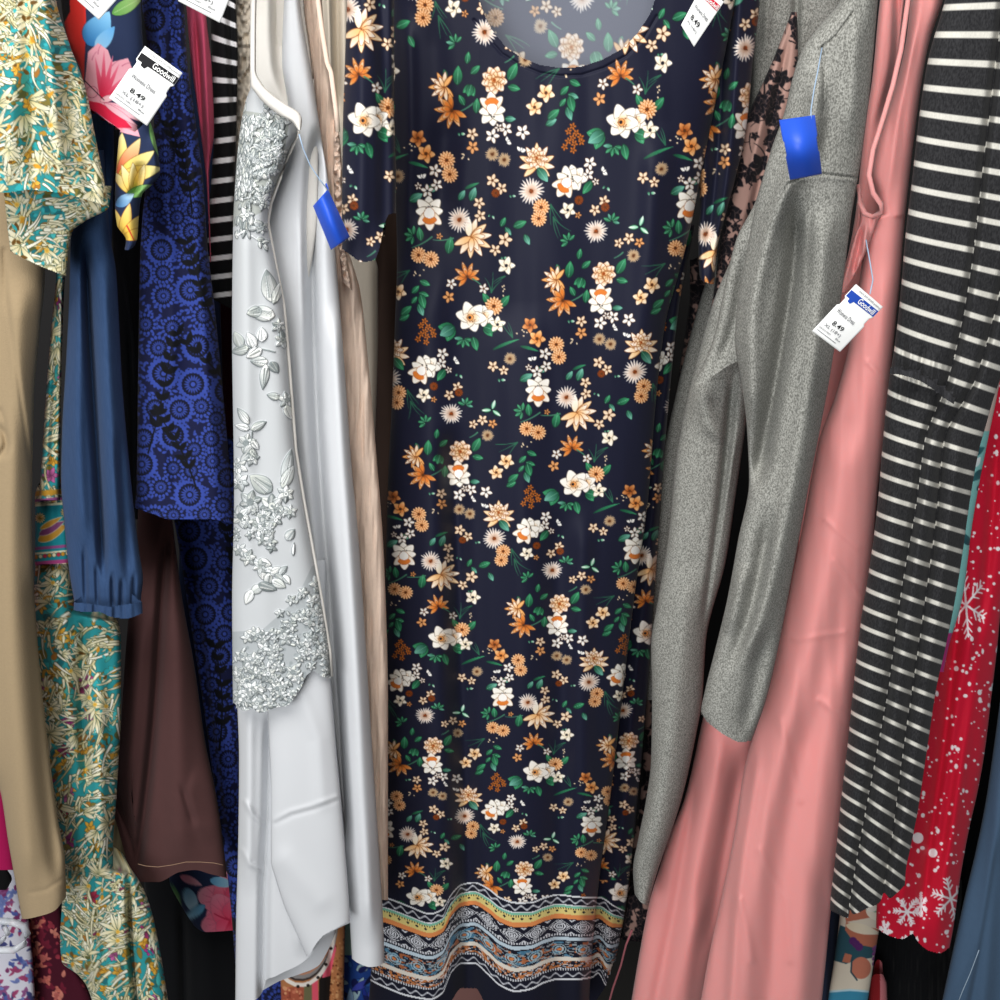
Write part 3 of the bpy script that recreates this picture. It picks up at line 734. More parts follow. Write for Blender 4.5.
# --- white dots and snowflakes on red
def paint_snow():
    c = Canvas(860, 360, 1060, 980, 2.2, hexc('c81432')); w = hexc('f3eef0')
    for i in range(1100): c.disc(R_(860, 1060), R_(360, 980), R_(.3, 1.2)**1.6+.35, w)
    for i in range(260): c.disc(R_(860, 1060), R_(360, 980), R_(1.2, 2.5), w, ry=R_(1.4, 3))
    for x, y, r in ((918, 838, 5.5), (933, 853, 4.5)): c.disc(x, y, r, w)
    def flake(x, y, r, a0, sq=1):
        for k in range(6):
            an = a0+k*TAU/6; ex, ey = x+math.cos(an)*r*sq, y+math.sin(an)*r
            c.stroke([(x, y), (ex, ey)], 2.2, 1.8, w)
            for q in (.42, .68, .88):
                for sd in (-.8, .8):
                    bx, by = x+(ex-x)*q, y+(ey-y)*q; l = r*.36*(1.1-q*.5)
                    c.stroke([(bx, by), (bx+math.cos(an+sd)*l*sq, by+math.sin(an+sd)*l)], 1.6, 1.3, w)
    flake(966, 605, 32, .4, .62); flake(907, 912, 13, .1); flake(921, 905, 11, .5, .55); flake(951, 899, 21, .3, .9); flake(885, 930, 9, .2, .6); flake(911, 944, 12, .6, .6)
    return c
SNOW = paint_snow()

# --- ditsy prints of the lower row
def paint_ditsy(x0, y0, x1, y1, base, cols, n, L=(4, 9), sc=2.0):
    c = Canvas(x0, y0, x1, y1, sc, hexc(base))
    for i in range(n):
        x, y = R_(x0, x1), R_(y0, y1); cl = hexc(cols[int(R_(0, len(cols)-.01))]); a = R_(0, TAU)
        for k in range(int(R_(1, 5))): c.petal(x, y, a+k*1.2, R_(*L), R_(1.2, 2.6), cl*.85, cl, None)
    return c
DITSY = paint_ditsy(-80, 820, 60, 1070, 'dcdbe6', ['5a68b0', '8a3a70', 'b04a78', '454a80', '7a8ac8', '9a5a90'], 650)
MARN = paint_ditsy(20, 890, 110, 1070, '4a1224', ['c86a62', 'e08a78', 'a83a4a', '7a2036', 'd87868'], 260, (3, 8))

def paint_abstract(x0, y0, x1, y1, base, cols, n, r=(8, 20), sc=2.0, stripes=None):
    c = Canvas(x0, y0, x1, y1, sc, hexc(base))
    for i in range(n):
        x, y = R_(x0, x1), R_(y0, y1); cl = hexc(cols[int(R_(0, len(cols)-.01))])
        c.petal(x, y, R_(0, TAU), R_(*r)*1.6, R_(*r)*.4, cl*.9, cl, hexc(cols[0]), .4, R_(.6, 1.1), bend=R_(-.4, .4))
    return c
LEAFB = paint_abstract(335, 890, 400, 1070, '2a4fa0', ['151a44', '2b3fae', '9fc4ea', '3f7ad0', 'bfe0ea', '20286a', '4a56c8'], 150, (5, 13))
def paint_patch():
    c = Canvas(255, 890, 360, 1070, 2.0, hexc('b5764a'))
    for i in range(500): c.disc(R_(320, 350), R_(890, 1070), R_(.5, 1.6), hexc(['8f5530', 'd09a68', '6a3a20'][i % 3]))
    c.poly([(255, 975), (284, 988), (304, 986), (304, 1070), (255, 1070)], hexc('a8563f'))
    for i in range(120): c.disc(R_(283, 303), R_(985, 1070), R_(.8, 2), hexc(['c9785a', '8a4030', 'd89a70'][i % 3]))
    c.poly([(304, 985), (312, 982), (313, 1070), (303, 1070)], hexc('6f6a4a')); c.poly([(312, 980), (318, 978), (319, 1070), (312, 1070)], hexc('e2566a'))
    c.poly([(319, 980), (332, 960), (324, 1070), (318, 1070)], hexc('1a1412'))
    c.poly([(322, 978), (333, 925), (336, 950), (330, 976)], hexc('ee5f78'))
    st = [(283, 976), (288, 981), (295, 984.5), (303, 985), (310, 983), (317, 978), (322, 972), (327, 964), (330, 955), (333, 941), (335, 925)]
    c.stroke([(x, y-9) for x, y in st], 10, 9, hexc('8f8a88')); c.stroke([(x, y-5) for x, y in st], 2, 2, hexc('3a2f2c')); c.stroke([(x, y-11) for x, y in st], 2, 2, hexc('c0876a')); c.stroke(st, 4, 4, hexc('efe6dc'))
    for x, y in ((298, 985), (308, 984), (318, 976), (326, 963), (331, 947)): c.disc(x, y+1.5, 1.6, hexc('201815'))
    return c
PATCH = paint_patch()
def paint_terra():
    c = Canvas(815, 880, 895, 1070, 2.2, hexc('e4d8c4'))
    c.poly([(840, 880), (895, 880), (895, 912), (868, 918), (846, 922)], hexc('c0735a'))
    c.petal(866, 910, .4, 26, 6, hexc('efe6d2'), hexc('efe6d2'), None); c.petal(862, 906, .1, 40, 5, hexc('5d8f68'), hexc('8fb58a'), None)
    c.poly([(832, 960), (840, 925), (852, 930), (876, 945), (872, 958), (856, 960), (846, 964)], hexc('2f5561'))
    c.poly([(846, 922), (882, 930), (876, 948), (855, 944), (845, 930)], hexc('c0735a')); c.petal(846, 925, .25, 36, 5, hexc('e9d9bb'), hexc('f0e6d0'), None)
    c.poly([(845, 953), (852, 955), (850, 963), (842, 962)], hexc('c0735a')); c.disc(861, 968, 10, hexc('c87a62'), ry=11); c.stroke([(852, 958), (851, 972), (857, 980)], 1.6, 1.6, hexc('2f4a55'))
    for x, y in ((856, 944), (859, 947), (853, 941)): c.disc(x, y, 4, hexc('5a2a68'))
    for k in range(4): c.petal(872, 950+k*5, -.5, 11, 2.4, hexc('7a2f7a'), hexc('b98ac0'), None)
    c.disc(872, 908, 6, hexc('f2ede0'), ry=4); c.poly([(815, 994), (850, 990), (880, 992), (895, 1000), (895, 1070), (815, 1070)], hexc('3f8fb0')); c.stroke([(825, 992), (850, 990), (885, 993)], 2, 2, hexc('bfe0ea'))
    return c
TERRA = paint_terra()
def paint_mint():
    c = Canvas(925, 300, 1010, 680, 2.0, hexc('8fd3d0')); k = hexc('1f4a55')
    for y in (455, 470, 490, 545, 600): c.petal(R_(965, 985), y, R_(0, 6), 16, 4, k, hexc('3a7a80'), None); c.petal(R_(955, 985), y+12, R_(0, 6), 12, 3, hexc('d8eef0'), hexc('ffffff'), None)
    c.poly([(925, 636), (960, 632), (960, 680), (925, 680)], hexc('c92a86')); c.poly([(960, 300), (1010, 300), (1010, 430), (972, 432)], hexc('e6cfc4'))
    return c
MINT = paint_mint()

def stripes(px, py, period, phase, duty, off, dark, light, Yp=1.15, soft=.05):
    z = -(unproj(px, py+off, Yp)[2]-CZ)*1000
    t = ((z-phase)/period) % 1
    m = sm((t-(1-duty))/soft)*sm((1-t)/soft)
    return dark*(1-m[:, None])+light*m[:, None]

# ------------------------------------------------------------------ the garments
def P_(c): return c.col
MP = M['print']

# ===== navy floral maxi dress in the middle
def fl_col(px, py):
    x, y = fab(px, py)
    cc = FLORAL.col(x, y)
    bt = BT(px); bb = BB(px)
    b = (py-bt)/(bb-bt)
    m = b >= 0
    if m.any(): cc[m] = border_color(px[m], py[m], b[m], cc[m])
    return cc
BT = pchip([(360, 893), (385, 897), (410, 906), (430, 913), (442, 909), (452, 893), (462, 884), (474, 882), (488, 888), (500, 897), (516, 902), (530, 902), (545, 897), (558, 894), (575, 896), (594, 897), (600, 897), (615, 906), (628, 912)])
BB = pchip([(360, 975), (385, 988), (410, 997), (430, 1000), (442, 994), (452, 972), (462, 964), (474, 964), (488, 975), (500, 986), (516, 992), (530, 990), (545, 983), (558, 980), (575, 980), (592, 978), (598, 974), (608, 988), (622, 975)])
fd = thing('floral_maxi_dress', 'long navy short-sleeved dress with orange and white flowers and a wavy patterned border', 'dress', 490, 995, 1.2)
def fdY(y): return y
FOLDX = [(-70, 745), (0, 735), (100, 716), (180, 700), (230, 690), (280, 677), (320, 666), (400, 656), (500, 648), (600, 634), (700, 622), (800, 610), (900, 597), (985, 590), (1030, 588)]
panel('bodice_and_skirt', M['print_satin'],
      [(-70, 393), (100, 393), (180, 395), (260, 397), (320, 395), (400, 392), (480, 388), (560, 386), (640, 385), (740, 384), (850, 381), (900, 378), (960, 372), (1000, 369), (1030, 368)],
      FOLDX, 1.20, top=[(360, -70), (468, -70), (473, -30), (478, -4), (484, 14), (492, 30), (505, 46), (520, 57), (540, 65), (560, 68), (580, 67), (602, 60), (622, 49), (638, 33), (650, 14), (657, -6), (663, -40), (668, -70), (760, -70)],
      bot=[(360, 1030), (440, 1024), (450, 1004), (462, 988), (475, 988), (488, 1008), (520, 1024), (580, 1020), (620, 1015)],
      step=.8, roll=.05, rk=6, depth=.02, color=fl_col,
      folds=[([(474, 20), (486, 36), (502, 54), (520, 65), (540, 73), (560, 76), (582, 75), (604, 68), (626, 56), (644, 38), (657, 16)], 1.4, -.002, 'c'),
             ([(200, 425), (400, 430), (700, 436), (900, 432), (1040, 425)], 22, .018), ([(420, 452), (700, 462), (900, 468), (1040, 468)], 12, -.028),
             ([(300, 520), (700, 525), (1040, 520)], 26, .016), ([(500, 556), (800, 560), (1040, 562)], 14, -.012), ([(500, 585), (900, 580), (1040, 578)], 12, .012),
             ([(90, 455), (200, 440), (320, 420)], 16, -.012), ([(0, 430), (130, 440), (240, 443)], 14, -.008), ([(0, 407), (120, 410), (260, 405)], 8, .012), ([(120, 660), (260, 650), (380, 640)], 16, .014)],
      ripple=[(.004, 40, 3), (.0015, 14, 5)], parent=fd)
panel('side_fold', M['print_satin'], [(y, x-9) for y, x in FOLDX[4:]], [(230, 694), (300, 680), (400, 669), (500, 661), (600, 654), (700, 647), (800, 638), (900, 627), (985, 612), (1030, 607)], 1.285, top=225, bot=[(575, 1015), (594, 1002), (606, 985), (614, 962), (640, 950)],
      step=.8, roll=.03, depth=.02, color=lambda x, y: fl_col(x+np.where(y < 880, 20, 0), y), parent=fd, folds=[([(240, 688), (500, 655), (1000, 604)], 6, .008)], ripple=[(.004, 12, 6)])
def fl_in(px, py):
    x, y = fab(px, py); cc = FLORAL.col(60-x*1.0, y+28)
    return cc*.45+hexc('b3b8be')*.55
panel('back_inside', MP, [(-70, 440), (20, 448), (110, 455)], [(-70, 700), (0, 690), (110, 670)], 1.232, top=-80, bot=100, step=1, roll=.03, depth=.02, color=fl_in, parent=fd, folds=[([(-80, 560), (130, 560)], 90, -.02)])
panel('sleeve', M['print_satin'], [(-70, 349), (0, 347), (60, 345), (120, 343), (200, 342), (262, 342)], [(-70, 396), (0, 394), (100, 394), (180, 396), (215, 396), (262, 392)], 1.09,
      bot=[(340, 247), (352, 256), (362, 262), (374, 260), (380, 246), (384, 226), (390, 214), (398, 213)], step=.9, roll=.03, depth=.015, color=lambda x, y: FLORAL.col(*(lambda q: (q[0]-9, q[1]+8))(fab(x, y))), parent=fd,
      folds=[([(-70, 378), (120, 384), (260, 384)], 8, -.012), ([(-70, 362), (260, 360)], 10, .008)], ripple=[(.003, 18, 4)])
panel('sleeve', M['print_satin'], [(-70, 715), (0, 716), (60, 712), (110, 706), (160, 698), (200, 700), (240, 698), (285, 700)], [(-70, 764), (0, 760), (60, 753), (130, 746), (180, 735), (220, 724), (250, 717), (285, 714)], 1.235,
      bot=[(695, 262), (702, 280), (714, 284), (730, 240)], step=.9, roll=.03, depth=.03, color=lambda x, y: FLORAL.col(*(lambda q: (q[0]+12, q[1]-20))(fab(x, y))), parent=fd,
      folds=[([(-70, 728), (120, 720), (280, 706)], 8, -.02), ([(-70, 744), (160, 728), (280, 712)], 7, .01)], ripple=[(.003, 16, 8)])

# ===== left side -----------------------------------------------------------
# teal leaf print dress: short sleeve on top, waist band, skirt
tl = thing('teal_leaf_dress', 'teal, cream and gold leaf print dress hanging beside the tan coat', 'dress', 100, 1000, 1.13)
f1 = lambda x, y: FOL1.col(x, y)
tls = panel('sleeve', MP, [(-70, -22), (205, -22)], [(-70, 48), (0, 56), (45, 70), (90, 86), (140, 96), (180, 104), (207, 109)], 1.035, bot=[(-22, 193), (0, 193), (30, 190), (60, 193), (88, 200), (109, 207)],
      step=.9, roll=.03, depth=.03, color=f1, parent=tl, folds=[([(-70, 22), (200, 38)], 9, -.012), ([(-70, 40), (100, 52), (205, 66)], 10, .012), ([(60, 10), (200, 8)], 10, .01), ([(60, 70), (205, 90)], 9, -.006)], ripple=[(.003, 14, 2)])
panel('sleeve_lining_flap', MP, [(185, 3), (240, 9), (262, 12), (276, 14)], [(185, 112), (207, 109), (222, 84), (232, 72), (276, 66)], 1.07, top=186, bot=[(5, 246), (16, 254), (40, 266), (66, 276)],
      step=.9, roll=.012, depth=.012, color=lambda x, y: FOL1.col(x+10, 260-y), parent=tls, ripple=[(.003, 18, 3)])
panel('bodice', MP, [(200, 52), (275, 56), (320, 52), (380, 47), (440, 43), (485, 40), (500, 39)], [(200, 68), (275, 65), (320, 63), (400, 61), (490, 60), (500, 60)], 1.118, top=200, bot=500, step=.8, roll=.025, depth=.05, color=lambda x, y: FOL2.col(x, y), parent=tl,
      folds=[([(270, 60), (500, 50)], 5, -.008)], ripple=[(.004, 8, 9)])
panel('waistband', MP, [(478, 40), (488, 37), (496, 35), (530, 35), (566, 35)], [(478, 62), (488, 66), (530, 69), (566, 71)], 1.138, top=[(34, 486), (50, 484), (64, 490), (72, 494)], bot=564, step=.7, roll=.022, depth=.05, color=lambda x, y: FOL2.col(x, y), parent=tl,
      ripple=[(.002, 6, 4)])
panel('skirt', MP, [(558, 36), (600, 34), (650, 34), (700, 37), (740, 41), (800, 52), (850, 62), (880, 64), (905, 62), (940, 60), (962, 62), (975, 78), (985, 86), (1030, 100)],
      [(558, 71), (590, 74), (612, 80), (622, 118), (640, 121), (700, 121), (790, 117), (850, 113), (868, 113), (874, 132), (900, 148), (930, 156), (1000, 168), (1030, 172)], 1.15, top=556, bot=1030, step=.8, roll=.03, depth=.04, color=lambda x, y: FOL2.col(x, y), parent=tl,
      folds=[([(600, 86), (700, 82), (800, 88)], 5, -.018), ([(560, 58), (800, 74), (1030, 100)], 10, .012), ([(860, 128), (940, 131), (1030, 139)], 3, -.03), ([(640, 102), (860, 100)], 8, .01)], ripple=[(.005, 14, 12)])

ct = panel('tan_coat', M['tan'], [(-70, -60), (600, -60), (760, -12), (790, 0), (840, 8), (880, 15), (925, 23)], [(-70, 40), (275, 45), (330, 40), (400, 34), (500, 32), (560, 33), (620, 36), (700, 43), (760, 50), (820, 58), (860, 65), (895, 66), (925, 63)], 1.09, top=-70,
           bot=[(-60, 905), (15, 917), (24, 919), (40, 916), (54, 911), (66, 897)], step=2, roll=.03, depth=.03,
           folds=[([(4, 250), (6, 300), (18, 380), (31, 470)], 2.2, -.003, 'c'), ([(0, 410), (5, 425), (6, 445), (0, 456)], 2.2, -.003, 'c'), ([(30, 893), (46, 890), (64, 878)], 2, -.0012, 'c'), ([(250, 4), (320, 8), (470, 30)], 4, .006, 's'), ([(270, 20), (600, 10), (900, 30)], 14, .012), ([(420, -2), (445, 6), (462, 2)], 4, -.006), ([(560, 32), (760, 44), (900, 60)], 9, -.012)], ripple=[(.003, 30, 6)])
tag(ct, 'tan coat hanging at the far left with a rounded hem', 'coat')

hb = thing('hibiscus_dress', 'navy dress with big pink hibiscus flowers and yellow lily cuff, behind the price tag', 'dress', 200, 935, 1.2)
hcol = lambda x, y: HIB.col(x, y)
panel('bodice', MP, [(-70, 58), (0, 61), (40, 68), (75, 82), (90, 84), (105, 86), (140, 104)], [(-70, 146), (0, 141), (60, 144), (100, 147), (130, 140), (150, 140)], 1.075, bot=[(58, 30), (70, 62), (84, 102), (92, 110), (112, 124), (134, 136), (146, 128)], step=.8, roll=.02, depth=.025, color=hcol, parent=hb,
      folds=[([(-70, 80), (100, 84)], 4, .008, 's')], ripple=[(.004, 30, 5)])
panel('sleeve', MP, [(112, 126), (130, 120), (160, 117), (190, 115), (205, 115), (225, 117), (240, 126), (252, 124)], [(112, 146), (130, 153), (160, 159), (172, 160), (180, 157), (195, 142), (215, 139), (240, 137), (252, 130)], 1.065, top=[(110, 122), (135, 132), (150, 118), (160, 116)], bot=[(114, 214), (121, 248), (128, 250), (134, 246), (138, 236), (146, 193), (160, 176)], step=.7, roll=.02, depth=.02, color=hcol, parent=hb,
      folds=[([(160, 142), (185, 138), (200, 128)], 5, -.012), ([(130, 152), (180, 158)], 4, .006)], ripple=[(.004, 14, 6)])
panel('skirt', MP, [(80, 190), (860, 170), (880, 169), (900, 178), (935, 200)], [(80, 214), (500, 226), (860, 236), (935, 238)], 1.30, top=60, bot=[(165, 874), (172, 898), (190, 922), (205, 932), (238, 930)], step=1, roll=.015, depth=.03, color=hcol, parent=hb, ripple=[(.003, 18, 5)])

sl = thing('slate_blue_blouse', 'plain slate blue top with one long puffed sleeve gathered at its cuff', 'blouse', 110, 612, 1.1)
sls = panel('sleeve', M['slate'], [(150, 84), (235, 71), (300, 69), (360, 66), (430, 62), (480, 61), (520, 64), (570, 69), (600, 74), (622, 78)], [(150, 104), (235, 110), (270, 116), (320, 119), (380, 122), (440, 127), (500, 133), (550, 139), (580, 143), (600, 141), (622, 141)], 1.10, top=150,
      bot=[(72, 609), (85, 611), (98, 611), (112, 616), (126, 618), (142, 612)], step=1, roll=.03, depth=.02, parent=sl,
      folds=[([(230, 86), (300, 88), (400, 94), (500, 100), (590, 104)], 4.5, -.026), ([(250, 80), (420, 78), (560, 84)], 8, .012), ([(250, 103), (400, 110), (560, 122)], 9, .014),
             ([(420, 118), (520, 124), (600, 130)], 5, -.01), ([(540, 84), (612, 86)], 2.5, -.008), ([(560, 96), (612, 98)], 2, -.006), ([(570, 112), (615, 113)], 2, -.008), ([(575, 122), (615, 121)], 2, -.007), ([(570, 134), (615, 133)], 2, -.007)], ripple=[(.003, 20, 7)])
panel('cuff', M['slate'], [(600, 74), (622, 73)], [(600, 142), (620, 143)], 1.085, top=[(72, 602), (90, 604), (110, 607), (142, 602)], bot=[(72, 610), (85, 612), (98, 612), (112, 617), (126, 618.5), (143, 613)], step=.8, roll=.02, depth=.02, parent=sls, ripple=[(.004, 4, 3)])
panel('bodice', M['slate'], [(-70, 84), (200, 86), (300, 88)], [(-70, 112), (140, 114), (300, 110)], 1.12, top=-70, bot=310, step=3, roll=.015, depth=.02, parent=sl)

sh = panel('black_sheer_top', M['sheer'], [(-70, 100), (240, 112), (400, 122), (560, 132), (600, 137)], [(-70, 150), (140, 150), (240, 142), (330, 140), (500, 138), (600, 140)], 1.215, top=-70, bot=[(100, 515), (142, 520)], step=2, roll=.02, depth=.04, folds=[([(250, 122), (320, 131), (400, 137)], 3, .008), ([(300, 130), (590, 136)], 3, -.006)], ripple=[(.004, 10, 6)])
tag(sh, 'black sheer top, a thin dark strip behind the slate blue sleeve', 'top')

bl = thing('blue_circle_print_dress', 'royal blue and black dress printed with ringed flowers and dark twigs', 'dress', 235, 1000, 1.12)
bcol = lambda x, y: BLUE.col(x, y)
panel('overskirt', MP, [(-70, 141), (0, 142), (60, 150), (120, 154), (165, 150), (200, 144), (260, 140), (370, 138), (490, 136), (512, 134)], [(-70, 180), (0, 184), (60, 187), (110, 194), (180, 203), (250, 208), (310, 215), (380, 222), (470, 230), (524, 234)], 1.12, bot=[(132, 507), (150, 513), (170, 519), (205, 519), (234, 523)], step=.75, roll=.03, depth=.01, color=bcol, parent=bl,
      folds=[([(-70, 168), (100, 172), (240, 180)], 7, -.014), ([(0, 158), (200, 168), (400, 170)], 9, .01), ([(150, 195), (350, 205), (520, 218)], 9, .01), ([(380, 160), (515, 180)], 6, -.006)], ripple=[(.003, 20, 8)])
panel('underskirt', MP, [(460, 160), (520, 174), (560, 181), (620, 190), (690, 201), (770, 212), (830, 220), (880, 228), (1030, 240)], [(460, 236), (700, 239), (1030, 244)], 1.255, top=440, bot=1040, step=.8, roll=.02, depth=.02, color=bcol, parent=bl, ripple=[(.004, 14, 9)], folds=[([(520, 186), (700, 208), (900, 232)], 4, -.008)])

br = thing('dark_brown_tunic', 'plain dark brown flared tunic, its stitched hem above the pink hibiscus hem', 'tunic', 180, 880, 1.165)
brs = panel('skirt', M['brown'], [(440, 140), (510, 138), (600, 130), (660, 125), (740, 120), (815, 113), (830, 128), (845, 133), (880, 130)], [(440, 160), (510, 171), (590, 181), (670, 195), (740, 205), (800, 217), (868, 226), (880, 227)], 1.195, top=500, bot=[(112, 814), (122, 820), (131, 826), (134, 880), (145, 882), (158, 882), (180, 872), (195, 870), (210, 874), (227, 878)], step=1.2, roll=.03, depth=.03, parent=br,
      folds=[([(520, 167), (600, 162), (720, 154), (830, 142), (890, 134)], 5, -.022), ([(560, 172), (760, 178), (880, 180)], 14, .014), ([(600, 145), (800, 128)], 8, .01), ([(760, 196), (800, 188), (850, 205)], 5, .006, 's'), ([(780, 180), (830, 196)], 4, -.005)], ripple=[(.003, 18, 8)])
tube('hem_stitching', [U(x, y, 1.178) for x, y in [(138, 864), (146, 866), (158, 867), (172, 865), (186, 862), (200, 862), (214, 863), (223, 865)]], .0005, material('tan sewing thread', '9a7d66', .8), brs, 5)

be = panel('raspberry_top', M['berry'], [(-70, 183), (0, 186), (60, 191), (120, 199), (190, 207), (260, 210)], [(-70, 204), (10, 206), (70, 212), (130, 214), (175, 209), (260, 211)], 1.172, top=-70, bot=262, step=1, roll=.015, depth=.01, folds=[([(0, 194), (180, 206)], 2.5, -.012), ([(0, 202), (170, 210)], 3, .008)])
tag(be, 'raspberry pink knit top, a narrow strip beside the black striped tee', 'top')
mr = panel('maroon_dress', M['maroon'], [(200, 208), (300, 213), (420, 222), (520, 230), (620, 234)], [(200, 236), (620, 246)], 1.345, top=180, bot=620, step=2, roll=.02, depth=.03)
tag(mr, 'dark maroon dress, a sliver below the striped tee sleeve', 'dress')

stc = (hexc('0d0d10'), hexc('e9e8ea'))
def tee_col(x, y):
    L = np.interp(y, [0, 60, 200, 300], [212, 212, 210, 208]); off = (x-L)*.12+np.where(y < 110, -(x-L)*.75*(1-np.clip(y/110, 0, 1))+0, 0)
    return stripes(x, y, 21.4, 9, .33, off, *stc, Yp=1.17)
st = panel('black_striped_tee', MP, [(-70, 212), (20, 211), (80, 212), (130, 214), (170, 212), (210, 209), (260, 207), (300, 213), (310, 216)], [(-70, 240), (0, 236), (50, 238), (110, 237), (200, 234), (310, 234)], 1.187, bot=[(207, 296), (214, 300), (222, 304), (230, 308), (238, 306)], step=.8, roll=.018, depth=.012, color=tee_col, folds=[([(-70, 228), (60, 232), (150, 236)], 4, -.01)])
tag(st, 'black and white striped tee, only its sleeve showing beside the lace dress', 'top')

# silver lace dress
wd = thing('silver_lace_dress', 'white sleeveless dress with silver embroidered lace overlay and long satin skirt', 'dress', 290, 980, 1.1)
panel('skirt', M['white'], [(640, 234), (700, 237), (760, 239), (850, 238), (920, 236), (1040, 235)], [(640, 326), (680, 331), (750, 337), (850, 346), (920, 351), (1040, 352)], 1.10, top=560,
      bot=[(232, 1003), (250, 1002), (258, 998), (264, 988), (266, 980), (274, 977), (284, 972), (297, 966), (310, 956), (322, 940), (335, 930), (352, 922)], step=1, roll=.03, depth=.03, parent=wd,
      folds=[([(700, 270), (800, 268), (900, 264), (1010, 263)], 5, -.022), ([(245, 802), (254, 816), (263, 824)], 3, .004, 'c'), ([(242, 850), (250, 864), (262, 870)], 3, .003, 'c'), ([(690, 249), (900, 248)], 7, .012), ([(880, 290), (960, 300)], 6, .006)])
panel('front_flap', M['white'], [(640, 262), (720, 268), (800, 271), (860, 271), (880, 276), (905, 284), (930, 295), (957, 307)], [(640, 325), (680, 330), (750, 336), (850, 345), (920, 350), (957, 351)], 1.082, top=600,
      bot=[(262, 850), (270, 868), (280, 898), (294, 930), (307, 956), (309, 955), (316, 944), (323, 936), (335, 929), (351, 920)], step=.9, roll=.016, depth=.012, parent=wd,
      folds=[([(274, 820), (290, 812), (312, 806), (337, 797)], 3, .0014, 'c'), ([(276, 823), (292, 815), (314, 809), (337, 800)], 3, -.0012, 'c'), ([(300, 690), (318, 740), (322, 800)], 8, .003, 'c'), ([(285, 860), (320, 900)], 12, .003, 'c')])
panel('hem_underside', M['white'], [(860, 262), (1000, 262)], [(860, 338), (1000, 334)], 1.15, top=850, bot=[(260, 992), (280, 981), (300, 974), (318, 966), (328, 950), (336, 932)], step=2, roll=.012, depth=.012, parent=wd, ripple=[(.002, 16, 3)])
panel('side_drape', M['white'], [(-70, 290), (0, 284), (60, 282), (110, 288), (160, 276), (230, 258), (300, 272), (400, 285), (480, 296), (560, 312), (620, 322), (700, 332), (800, 341), (880, 347), (960, 352), (975, 353)],
      [(-70, 296), (0, 300), (70, 311), (140, 322), (200, 331), (260, 336), (320, 341), (400, 347), (470, 352), (520, 357), (600, 363), (680, 368), (760, 373), (850, 379), (920, 383), (975, 385)], 1.105, top=-70,
      bot=[(290, 955), (348, 957), (358, 963), (370, 967), (379, 966), (386, 960)], step=1, roll=.022, depth=.004, parent=wd,
      folds=[([(120, 318), (250, 312), (400, 316), (500, 322), (600, 330), (700, 336), (860, 344)], 7, -.035), ([(200, 300), (360, 306)], 6, .006), ([(300, 334), (500, 346), (700, 358), (950, 370)], 9, .014)], ripple=[(.002, 14, 22)])
panel('bodice_back', M['ivory'], [(-70, 258), (0, 253), (50, 250), (90, 250), (140, 255), (200, 258)], [(-70, 300), (0, 304), (60, 312), (130, 318), (200, 318), (330, 300)], 1.115, top=-80, bot=330, step=1.5, roll=.012, depth=.008, parent=wd, folds=[([(-70, 272), (60, 274), (120, 292)], 4, -.02, 's'), ([(-70, 281), (70, 280)], 8, -.012)])
wdl = panel('lace_overlay', MP, [(85, 252), (100, 246), (130, 240), (170, 236), (230, 233), (330, 232), (500, 234), (600, 232), (720, 233)],
      [(85, 256), (95, 268), (110, 284), (122, 298), (132, 298), (150, 289), (175, 280), (200, 271), (220, 268), (250, 273), (300, 283), (360, 288), (450, 295), (500, 303), (560, 314), (600, 321), (650, 329), (720, 333)], 1.072, top=[(230, 84), (250, 84), (256, 88), (268, 98), (284, 112), (300, 124)],
      bot=[(231, 700), (237, 706), (244, 711), (252, 709), (260, 713), (270, 710), (279, 707), (287, 706), (294, 698), (301, 688), (307, 675), (314, 671), (321, 676), (334, 679)], step=.5, roll=.03, depth=.012, color=lambda x, y: LACE.col(x, y), hgt=lambda x, y: LACE.hgt(x, y), parent=wd,
      ripple=[(.002, 22, 31)], folds=[([(200, 245), (600, 246)], 10, .006)])
panel('armhole_binding', M['ivory'], [(-70, 251), (60, 250), (85, 251), (95, 257), (105, 266), (115, 279), (122, 292), (130, 298)], [(-70, 259), (40, 256), (70, 256), (85, 263), (95, 273), (105, 287), (114, 300), (120, 302), (130, 301)], 1.06, top=-70, bot=130, step=.8, roll=.006, depth=.006, parent=wdl)
tube('lace_edge_piping', [U(x, y, 1.088) for x, y in [(299, 131), (290, 152), (280, 178), (271, 203), (268, 222), (274, 255), (284, 305), (289, 360), (296, 450), (304, 500), (315, 560), (322, 600), (330, 650), (332, 676)]], .0018, M['ivory'], wdl, 6)

pe = thing('peach_gauze_dress', 'peach crinkled gauze dress with cream slip, between lace dress and navy floral dress', 'dress', 370, 800, 1.19)
panel('gauze_panel', M['peach'], [(-70, 294), (0, 298), (70, 308), (140, 319), (200, 327), (260, 332), (330, 337), (500, 351), (700, 364), (900, 376)], [(-70, 320), (0, 322), (60, 328), (130, 338), (180, 342), (240, 345), (262, 352), (290, 360), (360, 368), (450, 376), (560, 384), (700, 388), (900, 388)], 1.142, bot=900, step=.8, roll=.025, depth=.03, parent=pe,
      ripple=[(.002, 3.2, 41), (.0025, 8, 42)], crinkle=[(.0013, 2.2, 26, 44)])
panel('ruffle', M['peach'], [(125, 334), (170, 333), (240, 338), (290, 343)], [(125, 338), (150, 341), (240, 345), (290, 352)], 1.135, top=120, bot=[(325, 262), (345, 284), (352, 290)], step=.7, roll=.014, depth=.012, parent=pe, crinkle=[(.006, 5, 5, 45), (.004, 2.5, 3, 46)])
